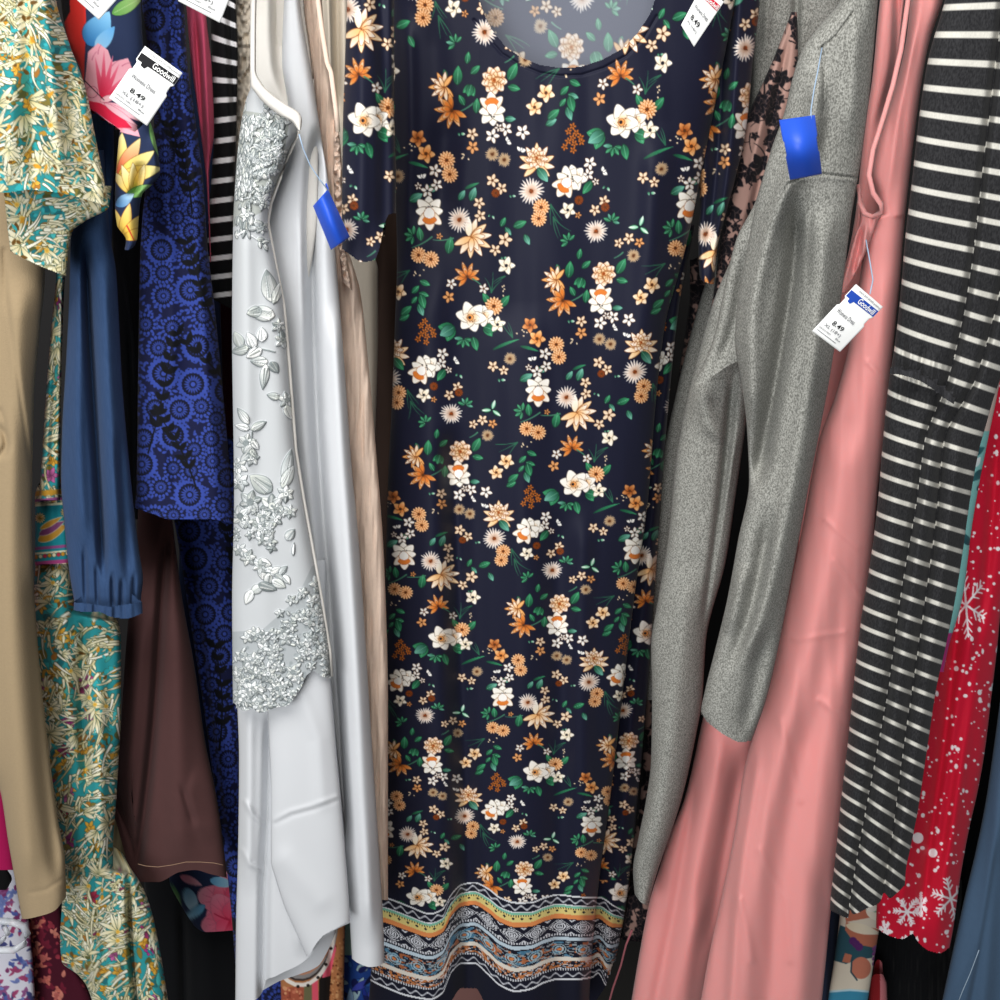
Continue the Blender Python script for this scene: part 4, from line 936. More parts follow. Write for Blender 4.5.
panel('slip', M['cream'], [(-70, 312), (0, 316), (120, 328), (240, 342), (400, 360), (700, 364)], [(-70, 352), (0, 350), (100, 350), (250, 372), (270, 378), (330, 378), (420, 376), (520, 372), (700, 368)], 1.25, bot=740, step=1.5, roll=.025, depth=.02, parent=pe, folds=[([(-70, 336), (140, 340)], 4, -.014), ([(-70, 326), (120, 332)], 3, .01)], ripple=[(.003, 9, 43)])
tube('shoulder_strap', [U(x, y, 1.11) for x, y in [(316, -70), (318, 0), (322, 30), (327, 62), (331, 72), (336, 110), (338, 132)]], .0028, M['peach'], pe, 6)
tp = panel('brown_gap_filler', M['taupe'], [(-70, 350), (200, 360), (400, 372), (900, 376)], [(-70, 420), (900, 410)], 1.32, bot=930, step=3, roll=.03, depth=.05, ripple=[(.01, 12, 6)])  # added dark cloth that fills the gap, standing in for its shade
tag(tp, 'brown filler cloth added to keep the gap left of the navy floral dress dark', 'dress')
cd = panel('cream_lace_cardigan', M['cream'], [(-70, 236), (200, 236)], [(-70, 256), (120, 252), (200, 246)], 1.215, bot=240, step=1, roll=.015, depth=.03, crinkle=[(.006, 5, 9, 4), (.004, 2.5, 4, 5)])
tag(cd, 'cream knit cardigan edge between the striped tee and lace dress strap', 'cardigan')

# lower row, left
mg = panel('magenta_skirt', M['magenta'], [(-70, -50), (740, -60), (870, -60)], [(-70, -10), (500, -4), (740, 6), (790, 8), (870, 16)], 1.2, top=-70, bot=870, step=2, roll=.02, depth=.06)
tag(mg, 'magenta skirt peeking out left of the tan coat hem', 'skirt')
dt = panel('ditsy_floral_blouse', MP, [(850, -70), (1040, -70)], [(850, 14), (880, 20), (930, 30), (1000, 35), (1040, 36)], 1.3, top=[(-70, 850), (0, 855), (14, 862), (22, 885), (36, 930)], bot=1040, step=.8, roll=.03, depth=.05, color=lambda x, y: DITSY.col(x, y), ripple=[(.005, 20, 6)])
tag(dt, 'white blouse with small purple and blue flowers in the lower row', 'blouse')
mn = panel('maroon_floral_blouse', MP, [(900, 26), (1040, 34)], [(900, 60), (950, 66), (1000, 92), (1040, 98)], 1.33, top=880, bot=1040, step=.8, roll=.02, depth=.05, color=lambda x, y: MARN.col(x, y), ripple=[(.005, 16, 6)])
tag(mn, 'maroon blouse with coral flowers under the tan coat hem', 'blouse')
hg = thing('clear_hanger', 'clear plastic hanger with a curved hook on the purple floral blouse', 'hanger', 10, 945, 1.26)
tube('hook', [U(x, y, 1.25) for x, y in [(-14, 948), (0, 950), (14, 950), (24, 944), (27, 934), (23, 926), (12, 922), (0, 921), (-10, 922)]], .006, M['clear'], hg, 10)
tube('arm', [U(x, y, 1.25) for x, y in [(8, 921), (4, 926), (8, 934), (4, 938), (0, 942)]], .0045, M['clear'], hg, 10)
bh = panel('black_hanger_clip', M['blackplastic'], [(864, -12), (890, -12)], [(864, 3), (872, 10), (880, 12), (890, 8)], 1.24, top=[(-12, 864), (4, 864), (12, 876)], bot=[(-12, 890), (6, 890), (12, 880)], step=1.5, roll=.012, depth=.01)
tag(bh, 'glossy black hanger clip left of the tan coat', 'hanger')
ov = panel('olive_trousers', M['olive'], [(760, 106), (870, 108)], [(760, 136), (870, 134)], 1.245, top=740, bot=[(106, 862), (136, 852)], step=2, roll=.02, depth=.03, folds=[([(760, 122), (870, 116)], 3, -.006)])
tag(ov, 'olive garment edge under the brown tunic flap', 'trousers')
bt = panel('black_trousers', M['black'], [(780, 130), (900, 146), (960, 152), (1040, 168)], [(780, 246), (1040, 246)], 1.36, top=760, bot=1050, step=2.5, roll=.03, depth=.05, folds=[([(880, 182), (1050, 186)], 5, -.02), ([(880, 204), (1050, 210)], 12, .01)])
tag(bt, 'black trousers in the lower row under the brown tunic', 'trousers')
bp = panel('blue_sprig_skirt', MP, [(930, 250), (1040, 252)], [(930, 292), (1040, 290)], 1.27, top=915, bot=1050, step=.8, roll=.02, depth=.03, color=lambda x, y: BLUE.col(x-50, y-200))
tag(bp, 'blue flowered skirt low down beneath the white satin hem', 'skirt')
pw = panel('patchwork_skirt', MP, [(880, 278), (1040, 282)], [(880, 346), (1040, 343)], 1.235, top=870, bot=1050, step=.8, roll=.02, depth=.02, color=lambda x, y: PATCH.col(x, y), folds=[([(880, 333), (1040, 330)], 4, -.01)])
tag(pw, 'terracotta and ochre patchwork skirt under the white dress hem', 'skirt')
lb = panel('blue_leaf_skirt', MP, [(880, 340), (1040, 342)], [(880, 378), (1040, 373)], 1.28, top=870, bot=1050, step=.8, roll=.02, depth=.02, color=lambda x, y: np.where((y < 955)[:, None] & (x < 353)[:, None], hexc('a9cdbd'), LEAFB.col(x, y)), ripple=[(.004, 12, 6)])
tag(lb, 'cobalt blue leafy skirt low between white and navy floral dresses', 'skirt')
mv = panel('dusty_mauve_skirt', M['mauve'], [(940, 446), (1040, 440)], [(940, 488), (1040, 492)], 1.42, top=[(440, 960), (494, 960)], bot=1050, step=2, roll=.02, depth=.03)
tag(mv, 'dusty mauve skirt just visible under the navy floral dress hem', 'skirt')

# ===== right side ----------------------------------------------------------
bk = thing('black_lace_dress', 'black floral lace dress over nude lining, squeezed between navy floral and grey dresses', 'dress', 640, 990, 1.27)
lc = lambda x, y: BLACE.col(x, y)
panel('lace_front', MP, [(10, 792), (45, 779), (87, 761), (112, 749), (150, 741), (195, 731), (237, 721), (290, 714), (340, 706)], [(10, 797), (40, 798), (90, 796), (112, 790), (150, 775), (200, 760), (240, 742), (340, 726)], 1.272, top=12, bot=330, step=.9, roll=.02, depth=.02, color=lc, parent=bk, folds=[([(20, 792), (150, 766), (330, 722)], 4, -.012), ([(60, 776), (200, 744)], 4, .008)])
panel('skirt', MP, [(300, 690), (500, 662), (650, 650), (740, 644), (800, 640), (900, 622), (960, 618), (1040, 608)], [(300, 720), (600, 690), (740, 668), (900, 652), (1040, 640)], 1.385, top=260, bot=[(600, 935), (625, 940), (640, 942), (700, 930)], step=1, roll=.02, depth=.03, color=lambda x, y: lc(x, y)*np.where(y < 780, .9, 1)[:, None], parent=bk, ripple=[(.008, 10, 6)])
panel('hem_lace', MP, [(895, 625), (940, 622)], [(895, 652), (940, 650)], 1.325, top=[(620, 898), (652, 890)], bot=[(620, 934), (632, 938), (652, 938)], step=.8, roll=.015, depth=.02, color=lambda x, y: BLACE.col(x+95, y-760), parent=bk)
pl = tube('pink_lining_edge', [U(x, y, 1.30) for x, y in [(632, 930), (626, 945), (621, 965), (613, 988), (607, 1010)]], .002, material('dusty pink lining', 'a8636a', .8), bk, 6)

gy = thing('grey_heather_dress', 'grey heather knit dress with long sleeves and a blue tag on its shoulder', 'dress', 690, 905, 1.15)
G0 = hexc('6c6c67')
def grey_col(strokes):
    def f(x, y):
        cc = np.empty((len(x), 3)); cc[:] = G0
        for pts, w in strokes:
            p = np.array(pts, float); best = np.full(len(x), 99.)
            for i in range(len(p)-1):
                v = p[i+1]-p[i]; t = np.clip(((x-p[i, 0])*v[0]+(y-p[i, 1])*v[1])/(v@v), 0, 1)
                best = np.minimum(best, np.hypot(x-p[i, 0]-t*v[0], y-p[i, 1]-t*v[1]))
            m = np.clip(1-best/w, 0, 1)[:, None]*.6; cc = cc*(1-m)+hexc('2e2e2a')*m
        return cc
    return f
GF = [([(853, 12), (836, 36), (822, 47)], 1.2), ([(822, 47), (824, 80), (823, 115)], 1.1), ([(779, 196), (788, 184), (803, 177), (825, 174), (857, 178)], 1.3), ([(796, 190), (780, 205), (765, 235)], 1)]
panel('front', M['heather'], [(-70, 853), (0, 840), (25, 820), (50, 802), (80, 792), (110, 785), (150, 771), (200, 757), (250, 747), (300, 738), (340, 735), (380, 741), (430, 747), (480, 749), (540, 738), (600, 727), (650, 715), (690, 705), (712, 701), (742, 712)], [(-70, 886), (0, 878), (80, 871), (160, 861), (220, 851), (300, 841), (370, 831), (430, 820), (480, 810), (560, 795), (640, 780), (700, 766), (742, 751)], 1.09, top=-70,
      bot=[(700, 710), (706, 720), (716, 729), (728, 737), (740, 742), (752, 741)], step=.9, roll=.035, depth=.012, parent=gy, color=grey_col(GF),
      folds=[([(853, 12), (836, 36), (822, 47)], 1.3, -.0025, 'c'), ([(822, 47), (824, 80), (823, 115)], 1.3, -.0025, 'c'), ([(779, 196), (788, 184), (803, 177), (825, 174), (857, 178)], 1.5, -.004, 'c'), ([(800, 178), (826, 176), (856, 180)], 4, .002, 'c'), ([(50, 822), (130, 812), (180, 790), (240, 768), (330, 752), (440, 752)], 11, .022), ([(190, 797), (260, 794), (330, 784), (420, 768), (500, 754)], 9, -.045), ([(200, 828), (320, 818), (430, 803), (560, 776), (680, 738)], 13, .022), ([(0, 858), (150, 850)], 10, .01), ([(180, 812), (300, 806)], 4, -.005), ([(40, 822), (100, 826), (170, 824)], 5, -.005),
             ([(500, 772), (600, 754), (680, 726)], 8, -.022), ([(560, 745), (640, 728)], 8, .012), ([(620, 768), (745, 742)], 9, -.016)], ripple=[(.002, 22, 51)])
panel('side_fold', M['heather'], [(180, 762), (200, 756), (240, 736), (300, 722), (340, 713), (375, 698), (390, 690)], [(180, 785), (300, 770), (360, 752), (390, 748)], 1.145, top=180, bot=[(688, 386), (700, 384), (716, 374), (728, 366), (738, 362), (750, 362)], step=1.2, roll=.02, depth=.02, parent=gy, color=grey_col([]),
      folds=[([(240, 748), (320, 735), (380, 712)], 7, -.012)], ripple=[(.002, 18, 54)])
panel('sleeve', M['heather'], [(225, 748), (260, 731), (300, 714), (360, 697), (400, 687), (460, 676), (540, 668), (600, 658), (648, 651), (690, 652), (760, 651), (800, 646), (840, 638), (870, 633), (908, 636)], [(230, 760), (380, 752), (430, 745), (500, 735), (560, 726), (640, 706), (700, 702), (740, 695), (790, 684), (830, 672), (870, 658), (908, 647)], 1.185, top=220,
      bot=[(630, 884), (636, 896), (642, 903), (650, 906), (662, 880)], step=1.2, roll=.04, depth=.04, parent=gy,
      folds=[([(360, 735), (500, 722), (640, 703)], 5, -.02), ([(380, 700), (420, 708), (450, 728)], 10, .012), ([(560, 690), (760, 668), (880, 646)], 14, .014), ([(420, 738), (560, 716), (640, 704)], 3, .01), ([(240, 722), (330, 708)], 8, .01)], ripple=[(.003, 20, 53)], color=grey_col([]))
panel('back', M['heather'], [(-70, 766), (0, 757), (100, 751), (180, 744), (300, 700), (500, 655), (600, 642)], [(-70, 850), (0, 846), (100, 800), (300, 760), (600, 700)], 1.33, bot=700, step=2, roll=.03, depth=.03, parent=gy, folds=[([(-70, 798), (20, 796), (120, 788)], 4, -.02), ([(-70, 772), (60, 764)], 5, .01)], color=grey_col([]))

pk = thing('coral_pink_dress', 'long plain coral pink sleeveless dress flaring out below the grey sleeves', 'dress', 730, 1000, 1.15)
panel('front', M['pink'], [(-70, 930), (0, 911), (40, 906), (80, 897), (120, 884), (150, 874), (175, 870), (195, 876), (215, 880), (218, 868), (225, 864), (260, 862), (300, 856), (350, 848), (400, 834), (440, 819), (480, 811), (520, 804), (570, 794), (620, 784), (680, 771), (720, 759), (765, 745), (830, 735), (900, 721), (950, 710), (1040, 694)],
      [(-70, 955), (0, 943), (40, 930), (80, 922), (140, 914), (190, 908), (230, 904), (280, 900), (320, 896), (370, 891), (430, 886), (480, 879), (570, 871), (630, 863), (690, 856), (760, 848), (830, 841), (890, 833), (960, 826), (1040, 818)], 1.145, top=-70, bot=1050, step=1.6, roll=.04, depth=.04, parent=pk,
      folds=[([(420, 850), (600, 822), (760, 780), (900, 752), (1050, 738)], 16, .016), ([(700, 812), (850, 782), (1050, 764)], 12, -.01), ([(740, 762), (900, 738), (1050, 728)], 6, .008), ([(640, 846), (850, 814), (1050, 796)], 14, .012), ([(850, 816), (920, 826), (1050, 812)], 12, -.012), ([(868, 362), (884, 380)], 3, .002, 'c'), ([(826, 520), (858, 548)], 3, .0018, 'c'), ([(795, 640), (845, 632)], 3, .0015, 'c'), ([(820, 700), (850, 720)], 4, .0025, 'c'), ([(780, 720), (800, 800)], 4, .002, 'c'), ([(760, 850), (785, 900), (790, 960)], 4, .002, 'c'), ([(835, 560), (862, 600)], 3, .0015, 'c'), ([(740, 900), (752, 960)], 4, .003, 'c'), ([(0, 922), (150, 894), (210, 888)], 5, .006), ([(250, 892), (420, 866), (600, 850)], 16, .008)], ripple=[(.003, 30, 61), (.0015, 9, 62)])
panel('flared_side', M['pink'], [(560, 760), (660, 720), (722, 702), (760, 694), (800, 684), (830, 672), (870, 659), (900, 650), (950, 640), (1040, 625)], [(560, 800), (660, 780), (760, 752), (850, 736), (950, 714), (1040, 700)], 1.235, top=540, bot=1050, step=1.6, roll=.04, depth=.03, parent=pk,
      folds=[([(720, 726), (850, 702), (1050, 664)], 10, .014), ([(760, 700), (900, 676), (1050, 645)], 6, -.008), ([(740, 744), (860, 722), (960, 704)], 8, -.02), ([(880, 706), (960, 690), (1050, 680)], 8, .012)], ripple=[(.003, 16, 63)])
panel('back', M['pink'], [(-70, 892), (0, 880), (80, 872), (125, 865), (170, 860), (210, 856), (250, 849), (290, 838), (360, 826), (440, 812), (560, 780)], [(-70, 955), (0, 905), (60, 898), (125, 886), (170, 884), (250, 880), (360, 862), (560, 810)], 1.25, top=-70, bot=580, step=1.6, roll=.025, depth=.02, parent=pk, folds=[([(-70, 900), (50, 896), (140, 876)], 4, -.02)])
panel('underarm', M['pink'], [(205, 859), (218, 860), (240, 853), (270, 845), (292, 838)], [(205, 882), (214, 882), (222, 878), (240, 871), (265, 860), (292, 846)], 1.13, top=[(855, 206), (862, 213), (868, 217), (874, 217), (880, 212), (884, 205)], bot=292, step=.8, roll=.012, depth=.012, parent=pk, folds=[([(215, 866), (290, 848)], 3, -.01)], ripple=[(.005, 5, 6)])
tube('armhole_binding', [U(x, y, Y) for x, y, Y in [(922, -70, 1.13), (908, 0, 1.125), (901, 50, 1.12), (893, 85, 1.115), (882, 122, 1.11), (873, 150, 1.105), (869, 175, 1.10), (873, 193, 1.10), (881, 204, 1.10), (881, 212, 1.10), (873, 217, 1.11), (865, 214, 1.12), (860, 203, 1.13), (858, 185, 1.135)]], .0028, M['pink'], pk, 8)

cs = thing('charcoal_striped_dress', 'charcoal jersey dress with thin white stripes and a gathered waist', 'dress', 870, 915, 1.12)
cst = (hexc('232325'), hexc('dbd8ce'))
CF1 = pchip([(-70, 1012), (150, 985), (290, 968), (380, 948), (440, 925), (500, 917), (600, 900), (690, 888), (750, 877), (830, 862), (900, 850), (950, 843)])
CF2 = pchip([(-70, 1060), (150, 1030), (290, 1000), (380, 975), (440, 944), (510, 937), (600, 925), (690, 912), (750, 903), (830, 893), (900, 882), (950, 876)])
CL = pchip([(-70, 960), (0, 945), (60, 928), (110, 920), (180, 912), (240, 905), (300, 900), (350, 894), (380, 889), (450, 882), (500, 878), (570, 869), (620, 861), (690, 853), (740, 848), (800, 841), (860, 835), (912, 830)])
def cs_col(x, y):
    l, a, b = CL(y), CF1(y), CF2(y)
    k = np.interp(y, [0, 130, 250, 340, 390, 500, 700, 900], [-.05, .15, .22, .34, .36, .34, .42, .75])
    seg = np.where(x < a, x-l, np.where(x < b, (x-a)+np.interp(y, [0, 400, 900], [12, 6, 4]), (x-b)+np.interp(y, [0, 400, 900], [12, 10, 10])))
    wd = np.where(x < a, a-l, np.where(x < b, b-a+8, 34.)); seg = wd*np.clip(seg/wd, 0, 1.5)**.8
    off = -seg*k-np.where(x < a, 0, np.where(x < b, .15*(a-l), .25*(a-l)))*np.interp(y, [0, 380, 900], [.3, .6, .6])
    return stripes(x, y, 25.4, 10, .30, off, *cst, Yp=1.13, soft=.06)
panel('dress_body', M['charcoal'], [(y, float(CL(y))) for y in (-70, 0, 60, 110, 180, 240, 300, 350, 380, 450, 500, 570, 620, 690, 740, 800, 860, 912, 930)],
      [(-70, 1090), (300, 1030), (380, 1000), (400, 993), (425, 986), (450, 979), (500, 970), (550, 963), (600, 955), (650, 945), (690, 936), (730, 930), (770, 924), (810, 918), (850, 910), (870, 906), (930, 903)], 1.10, top=-70,
      bot=[(826, 908), (838, 914), (848, 918), (850, 910), (853, 914), (868, 908), (880, 902), (884, 893), (890, 898), (898, 892), (905, 884), (912, 850)], step=.8, roll=.035, depth=.05, color=cs_col, parent=cs,
      folds=[([(y, float(CF1(y))) for y in (-70, 150, 290, 380, 440, 500, 600, 690, 750, 830, 900, 950)], 4, -.022), ([(y, float(CF2(y))) for y in (-70, 150, 290, 380, 440, 510, 600, 690, 750, 830, 900, 950)], 4, -.022),
             ([(420, 905), (600, 882), (920, 842)], 12, .01), ([(420, 935), (600, 912), (900, 868)], 8, .012), ([(420, 962), (600, 940), (890, 896)], 7, .012),
             ([(330, 905), (420, 898)], 3, -.006), ([(335, 925), (410, 915)], 3, -.006), ([(345, 948), (420, 938)], 3, -.006), ([(340, 912), (420, 906)], 2.5, .005), ([(345, 936), (420, 926)], 3, .006)], ripple=[(.003, 20, 71)])
panel('waist_elastic', M['charcoal'], [(362, 891), (385, 888)], [(362, 964), (420, 950)], 1.089, top=[(886, 368), (896, 367), (905, 371), (915, 371), (922, 377), (930, 379), (938, 386), (946, 390), (955, 399), (970, 406)], bot=[(886, 373), (896, 374), (905, 376), (915, 379), (922, 382), (930, 387), (940, 394), (950, 402), (966, 410)], step=.6, roll=.004, depth=.004, parent=cs, color=lambda x, y: np.tile(hexc('303033'), (len(x), 1)), ripple=[(.006, 3, 72)])

mi = panel('mint_floral_top', MP, [(300, 975), (420, 960), (640, 930), (670, 928)], [(300, 1010), (380, 1000), (430, 990), (480, 980), (520, 973), (600, 962), (650, 948), (670, 944)], 1.165, top=280, bot=672, step=.9, roll=.02, depth=.03, color=lambda x, y: MINT.col(x, y))
tag(mi, 'mint green floral top, a sliver between striped and red dresses', 'top')
rd = panel('red_snowflake_pyjamas', M['print_satin'], [(380, 970), (500, 940), (640, 905), (740, 890), (850, 880), (930, 876), (960, 876)], [(380, 1050), (500, 1030), (600, 1002), (650, 997), (700, 991), (750, 985), (790, 978), (830, 969), (880, 960), (930, 953), (960, 947)], 1.205, top=360,
           bot=[(876, 928), (890, 936), (902, 939), (913, 934), (918, 942), (930, 951), (940, 953), (950, 947)], step=.8, roll=.035, depth=.04, color=lambda x, y: SNOW.col(x, y),
           folds=[([(560, 968), (640, 955), (740, 944), (840, 930), (940, 918)], 6, -.015), ([(420, 998), (560, 988), (700, 966), (800, 950), (880, 938)], 6, -.011), ([(640, 940), (800, 915), (940, 896)], 8, .012), ([(600, 978), (800, 955), (950, 936)], 8, .014)], ripple=[(.003, 16, 81)])
tag(rd, 'bright red garment printed with white snow dots and snowflakes', 'pyjamas')

sd = thing('steel_blue_dress', 'steel blue dress with a side slit at the right edge of the rack', 'dress', 990, 1000, 1.2)
panel('skirt_front', M['steel'], [(640, 1008), (760, 992), (800, 986), (850, 976), (900, 964), (950, 953), (1040, 934)], [(640, 1090), (1040, 1080)], 1.22, top=600, bot=1050, step=1.6, roll=.035, depth=.06, parent=sd, folds=[([(820, 1000), (950, 979), (985, 972), (1050, 958)], 3, -.012, 's'), ([(700, 1010), (850, 996), (1000, 985)], 9, .012)], ripple=[(.003, 16, 91)])
tube('slit_seam', [U(x, y, 1.205) for x, y in [(979, 950), (976, 958), (970, 974), (963, 990), (955, 1010)]], .0007, material('pale blue seam thread', '9fb4c6', .8), sd, 6)
te = panel('terracotta_abstract_scarf', MP, [(870, 842), (910, 840), (960, 834), (1000, 828), (1040, 824)], [(870, 888), (900, 884), (950, 876), (1000, 868), (1040, 862)], 1.27, top=850, bot=1050, step=.7, roll=.02, depth=.03, color=lambda x, y: TERRA.col(x, y))
tag(te, 'cream scarf with terracotta and teal shapes below the striped dress', 'scarf')
ns = panel('dark_slate_leaf_skirt', material('dark slate leaf cloth', '2c3347', .8, .1), [(860, 826), (930, 823), (1040, 812)], [(860, 850), (930, 842), (1000, 830), (1040, 824)], 1.315, top=840, bot=1050, step=1, roll=.02, depth=.03, ripple=[(.006, 6, 6)])
tag(ns, 'dark slate skirt, a narrow strip between pink dress and terracotta scarf', 'skirt')
rb = panel('black_ribbed_sweater', M['black'], [(900, 862), (960, 872), (1040, 862)], [(900, 962), (960, 955), (1040, 940)], 1.35, top=880, bot=1050, step=.9, roll=.03, depth=.04, ripple=[(.004, 3, 6)])
tag(rb, 'black ribbed sweater under the red snowflake hem', 'sweater')
rl = panel('red_print_skirt', MP, [(970, 870), (1040, 866)], [(970, 882), (985, 887), (1040, 888)], 1.31, top=[(868, 982), (876, 974), (882, 974), (888, 986)], bot=1050, step=1, roll=.015, depth=.02, color=lambda x, y: np.where((x > 880)[:, None], hexc('c9777c'), hexc('8f1f24')))
tag(rl, 'dark red printed skirt edge low beside the terracotta scarf', 'skirt')
bg = panel('black_gap_filler', M['black'], [(560, 985), (800, 950), (1040, 930)], [(560, 1060), (1040, 1040)], 1.40, top=540, bot=1050, step=3, roll=.03, depth=.05)  # black filler added deep in the gap so it stays dark
tag(bg, 'black filler cloth added to darken the gap between red and steel blue garments', 'dress')

# the rail that carries them, with its uprights beyond the picture
rk = thing('garment_rack', 'chrome tube garment rack carrying the whole row of clothes', 'rack', 500, 500, 1.3)
rk.location = (0, 1.35, 0); bpy.context.view_layer.update()
tube('rail', [(-1.3, 1.35, 2.45), (0, 1.35, 2.45), (1.3, 1.35, 2.45)], .014, M['steelbar'], rk, 16)
for sx in (-1.3, 1.3):
    tube('upright', [(sx, 1.35, .03), (sx, 1.35, 1.2), (sx, 1.35, 2.45)], .014, M['steelbar'], rk, 16)
    tube('foot', [(sx, 1.0, .02), (sx, 1.35, .02), (sx, 1.7, .02)], .016, M['steelbar'], rk, 16)

# ------------------------------------------------------------------ price tags
def text_mesh(body):
    cu = bpy.data.curves.new('txt', 'FONT'); cu.body = body; cu.size = 1; cu.resolution_u = 3; cu.offset = .012
    o = bpy.data.objects.new('txt', cu); COL.objects.link(o)
    me = bpy.data.meshes.new_from_object(o.evaluated_get(bpy.context.evaluated_depsgraph_get()))
    V = np.array([v.co[:] for v in me.vertices]).reshape(-1, 3); Fc = [tuple(p.vertices) for p in me.polygons]
    bpy.data.objects.remove(o); bpy.data.curves.remove(cu); bpy.data.meshes.remove(me)
    return V, Fc
class Tag:
    """a small card spanned by four picture corners (top left, top right, bottom right, bottom left)"""
    def __init__(s, label, q, Y, mat, edge=None, curl=.0025, name='price_tag', group=None, cat='price tag'):
        s.q = np.array(q, float); s.Y = Y; s.curl = curl
        s.root = thing(name, label, cat, s.q[:, 0].mean(), s.q[:, 1].mean(), Y, group)
        n, m = 24, 32; E = edge or (lambda v: 0.0)
        V = []; Fc = []
        for lay in (0, .0007):
            for j in range(m+1):
                v = j/m; e = E(v)
                for i in range(n+1): V.append(s.at(e+(1-2*e)*i/n, v, -lay))
        W = (n+1)*(m+1); id_ = lambda l, j, i: l*W+j*(n+1)+i
        for j in range(m):
            for i in range(n):
                Fc.append((id_(0, j, i), id_(0, j+1, i), id_(0, j+1, i+1), id_(0, j, i+1))); Fc.append((id_(1, j, i), id_(1, j, i+1), id_(1, j+1, i+1), id_(1, j+1, i)))
        for i in range(n):
            Fc.append((id_(0, 0, i), id_(0, 0, i+1), id_(1, 0, i+1), id_(1, 0, i))); Fc.append((id_(0, m, i), id_(1, m, i), id_(1, m, i+1), id_(0, m, i+1)))
        for j in range(m):
            Fc.append((id_(0, j, 0), id_(1, j, 0), id_(1, j+1, 0), id_(0, j+1, 0))); Fc.append((id_(0, j, n), id_(0, j+1, n), id_(1, j+1, n), id_(1, j, n)))
        mesh_obj('card', V, Fc, mat, s.root)
    def at(s, u, v, lift=.0004):
        a, b, c, d = s.q; p = a*(1-u)*(1-v)+b*u*(1-v)+c*u*v+d*(1-u)*v
        Y = s.Y-lift-s.curl*(math.sin(math.pi*min(1, max(0, v)))+.5*math.sin(math.pi*min(1, max(0, u))))
        return U(p[0], p[1], Y)
    def rect(s, name, u0, v0, u1, v1, mat, lift=.0003, pts=None):
        if pts is None:
            n = 10; pts = [(u0+(u1-u0)*i/n, v0) for i in range(n+1)]+[(u1-(u1-u0)*i/n, v1) for i in range(n+1)]
            V = [s.at(u, v, lift) for u, v in pts]; Fc = [(i, i+1, 2*n-i, 2*n+1-i) for i in range(n)]
        else:
            us = [p[0] for p in pts]; vs = [p[1] for p in pts]; n, m = 60, 14; V = []; Fc = []
            for i in range(n):          # thin upright slices that follow the card's curl
                ua, ub = min(us)+(max(us)-min(us))*i/n, min(us)+(max(us)-min(us))*(i+1)/n; um = (ua+ub)/2; cr = []
                for a, b in zip(pts, pts[1:]+pts[:1]):
                    if (a[0] > um) != (b[0] > um): cr.append(a[1]+(b[1]-a[1])*(um-a[0])/(b[0]-a[0]))
                cr.sort()
                for c0, c1 in zip(cr[::2], cr[1::2]):
                    for j in range(m):
                        k = len(V); va, vb = c0+(c1-c0)*j/m, c0+(c1-c0)*(j+1)/m
                        V += [s.at(ua, va, lift), s.at(ua, vb, lift), s.at(ub, vb, lift), s.at(ub, va, lift)]; Fc.append((k, k+1, k+2, k+3))
        return mesh_obj(name, V, Fc, mat, s.root)
    def text(s, name, body, u0, v0, u1, v1, mat, lift=.0006, parent=None):
        V, Fc = text_mesh(body)
        lo, hi = V.min(0), V.max(0); w = (V-lo)/np.maximum(hi-lo, 1e-6)
        return mesh_obj(name, [s.at(u0+(u1-u0)*a, v1+(v0-v1)*b, lift) for a, b, _ in w], Fc, mat, parent or s.root, smooth=False)
    def standard(s, band, ink=M['ink'], v0=0):
        hb_ = s.rect('header_band', .03, .115, .99, .235, band, pts=[(.02, .115), (.99, .10), (.99, .225), (.42, .235), (.30, .24), (.26, .30), (.16, .29), (.14, .24), (.02, .24)])
        s.text('slogan_text', 'DONATE. SHOP. DISCOVER. goodwill.org', .20, .035, .97, .075, M['greyink'])
        s.text('brand_text', 'Goodwill', .38, .115, .94, .215, M['paper'], .0009, hb_)
        s.text('department_text', 'Womens Dress', .12, .455, .74, .53, M['greyink'])
        s.text('price_text', '8.49', .27, .65, .64, .73, ink)
        s.text('size_text', 'XL (18+)', .14, .765, .70, .835, M['greyink'])
        s.text('code_text', '20220315001', .06, .86, .46, .885, M['greyink']); s.text('colour_text', 'Blue', .64, .855, .80, .885, M['greyink'])
        s.rect('fine_print', .08, .925, .74, .935, M['greyink'])
notch = lambda v: .05 if .28 < v < .42 else 0.0
def tie(t, pts, Y0, Y1, r=.0007):
    n = len(pts)-1
    tube('tie', [U(x, y, Y0+(Y1-Y0)*i/n) for i, (x, y) in enumerate(pts)], r, M['tie'], t.root, 6)

t1 = Tag('white price tag 8.49 with black header on the pink hibiscus dress', [(145, 46), (182.5, 73), (147, 126), (109, 98)], 1.02, M['paper'], notch); t1.standard(M['ink'])
t2 = Tag('white price tag 8.49 with blue header on the coral pink dress', [(856, 284), (883, 307), (840, 352), (812, 331)], 1.03, M['paper'], notch); t2.standard(M['blueink'])
tie(t2, [(870, 294), (873, 280), (870, 262), (866, 240)], 1.03, 1.06)
t3 = Tag('white price tag with its lower end showing at the top edge above the hibiscus flower', [(112, -62), (150, -38), (99, 20), (66, -10)], 1.03, M['paper'], notch); t3.standard(M['ink'])
t4 = Tag('white price tag with its lower end showing above the black striped tee', [(204, -62), (246, -44), (220, 23), (178, 1)], 1.05, M['paper'], notch); t4.standard(M['ink'])
t5 = Tag('white price tag with a red header on the navy floral dress shoulder', [(703, -16), (724, 2), (694, 47), (681, 25)], 1.12, M['paper'], None)
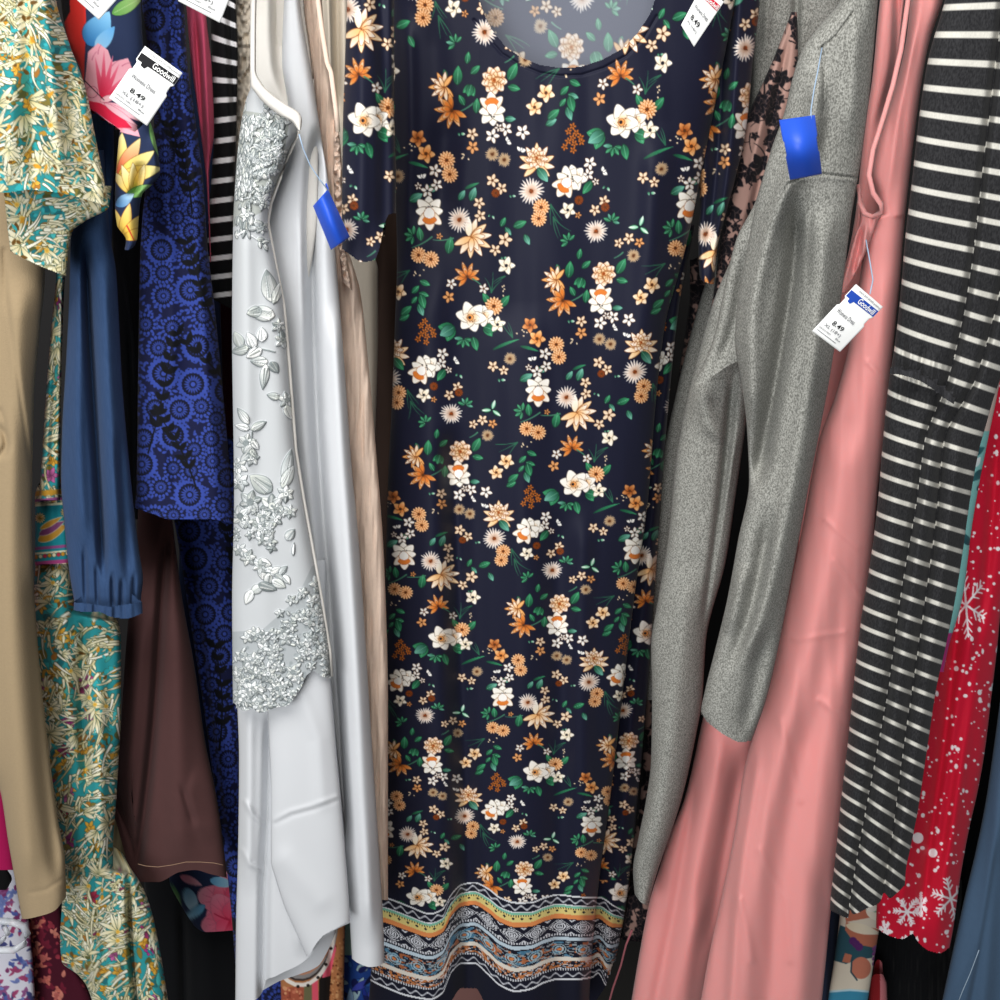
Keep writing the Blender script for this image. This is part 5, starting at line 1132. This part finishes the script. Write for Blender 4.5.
hb5 = t5.rect('header_band', .03, .10, .97, .22, M['redink']); t5.text('brand_text', 'Goodwill', .35, .11, .95, .21, M['paper'], .0009, hb5); t5.text('department_text', 'Womens Dress', .12, .42, .86, .50, M['greyink']); t5.text('price_text', '8.49', .2, .62, .7, .73, M['ink']); t5.text('size_text', 'XL (18+)', .15, .78, .75, .84, M['greyink'])

b1 = Tag('blank blue tag dangling on a thread beside the silver lace dress', [(328, 189), (350, 237), (331, 250), (313, 206)], 1.08, M['bluecard'], None, curl=.012, name='blue_tag', cat='tag')
tie(b1, [(299, 134), (303, 148), (310, 165), (320, 180), (328, 190)], 1.06, 1.065)
b1.rect('fold', 0, 0, 1, 1, M['bluecard'], .002, pts=[(.02, -.03), (-.02, .05), (-.12, .03), (-.10, -.06)])
b2 = Tag('blank bright blue tag pinned to the grey heather dress', [(779, 120), (815, 115), (822, 174), (790, 180)], 1.035, M['bluecard'], lambda v: .03 if .35 < v < .6 else 0, curl=.014, name='blue_tag', cat='tag')
tie(b2, [(822, 48), (818, 70), (814, 90), (811, 110), (811, 120)], 1.06, 1.03)


# ------------------------------------------------------------------ light and camera
def area(name, loc, target, sx, sy, power, col):
    l = bpy.data.lights.new(name, 'AREA'); l.shape = 'RECTANGLE'; l.size = sx; l.size_y = sy; l.energy = power; l.color = col
    o = bpy.data.objects.new(name, l); COL.objects.link(o); o.location = loc
    o.rotation_euler = (Vector(target)-Vector(loc)).to_track_quat('-Z', 'Y').to_euler(); return o
area('ceiling_light', (-.3, -.2, 3.1), (.05, 1.2, 1.1), 1.8, 1.0, 54, (1, .98, .95))
area('window_daylight', (-1.3, -1.9, 1.7), (0, 1.2, .9), 2.2, 1.9, 76, (.97, .985, 1))
w = bpy.data.worlds.new('World'); bpy.context.scene.world = w; w.use_nodes = True
w.node_tree.nodes['Background'].inputs[0].default_value = (.9, .95, 1, 1)
w.node_tree.nodes['Background'].inputs[1].default_value = .12

cam = bpy.data.cameras.new('Camera'); cam.sensor_width = 36; cam.lens = F/1000*36; cam.clip_start = .02
co = bpy.data.objects.new('Camera', cam); COL.objects.link(co)
co.location = (0, 0, CZ); co.rotation_euler = (math.pi/2-TH, 0, 0)
sc = bpy.context.scene; sc.camera = co
sc.view_settings.view_transform = 'Standard'; sc.view_settings.look = 'None'; sc.view_settings.gamma = 1; sc.view_settings.exposure = 0.0
sc.view_settings.use_curve_mapping = False
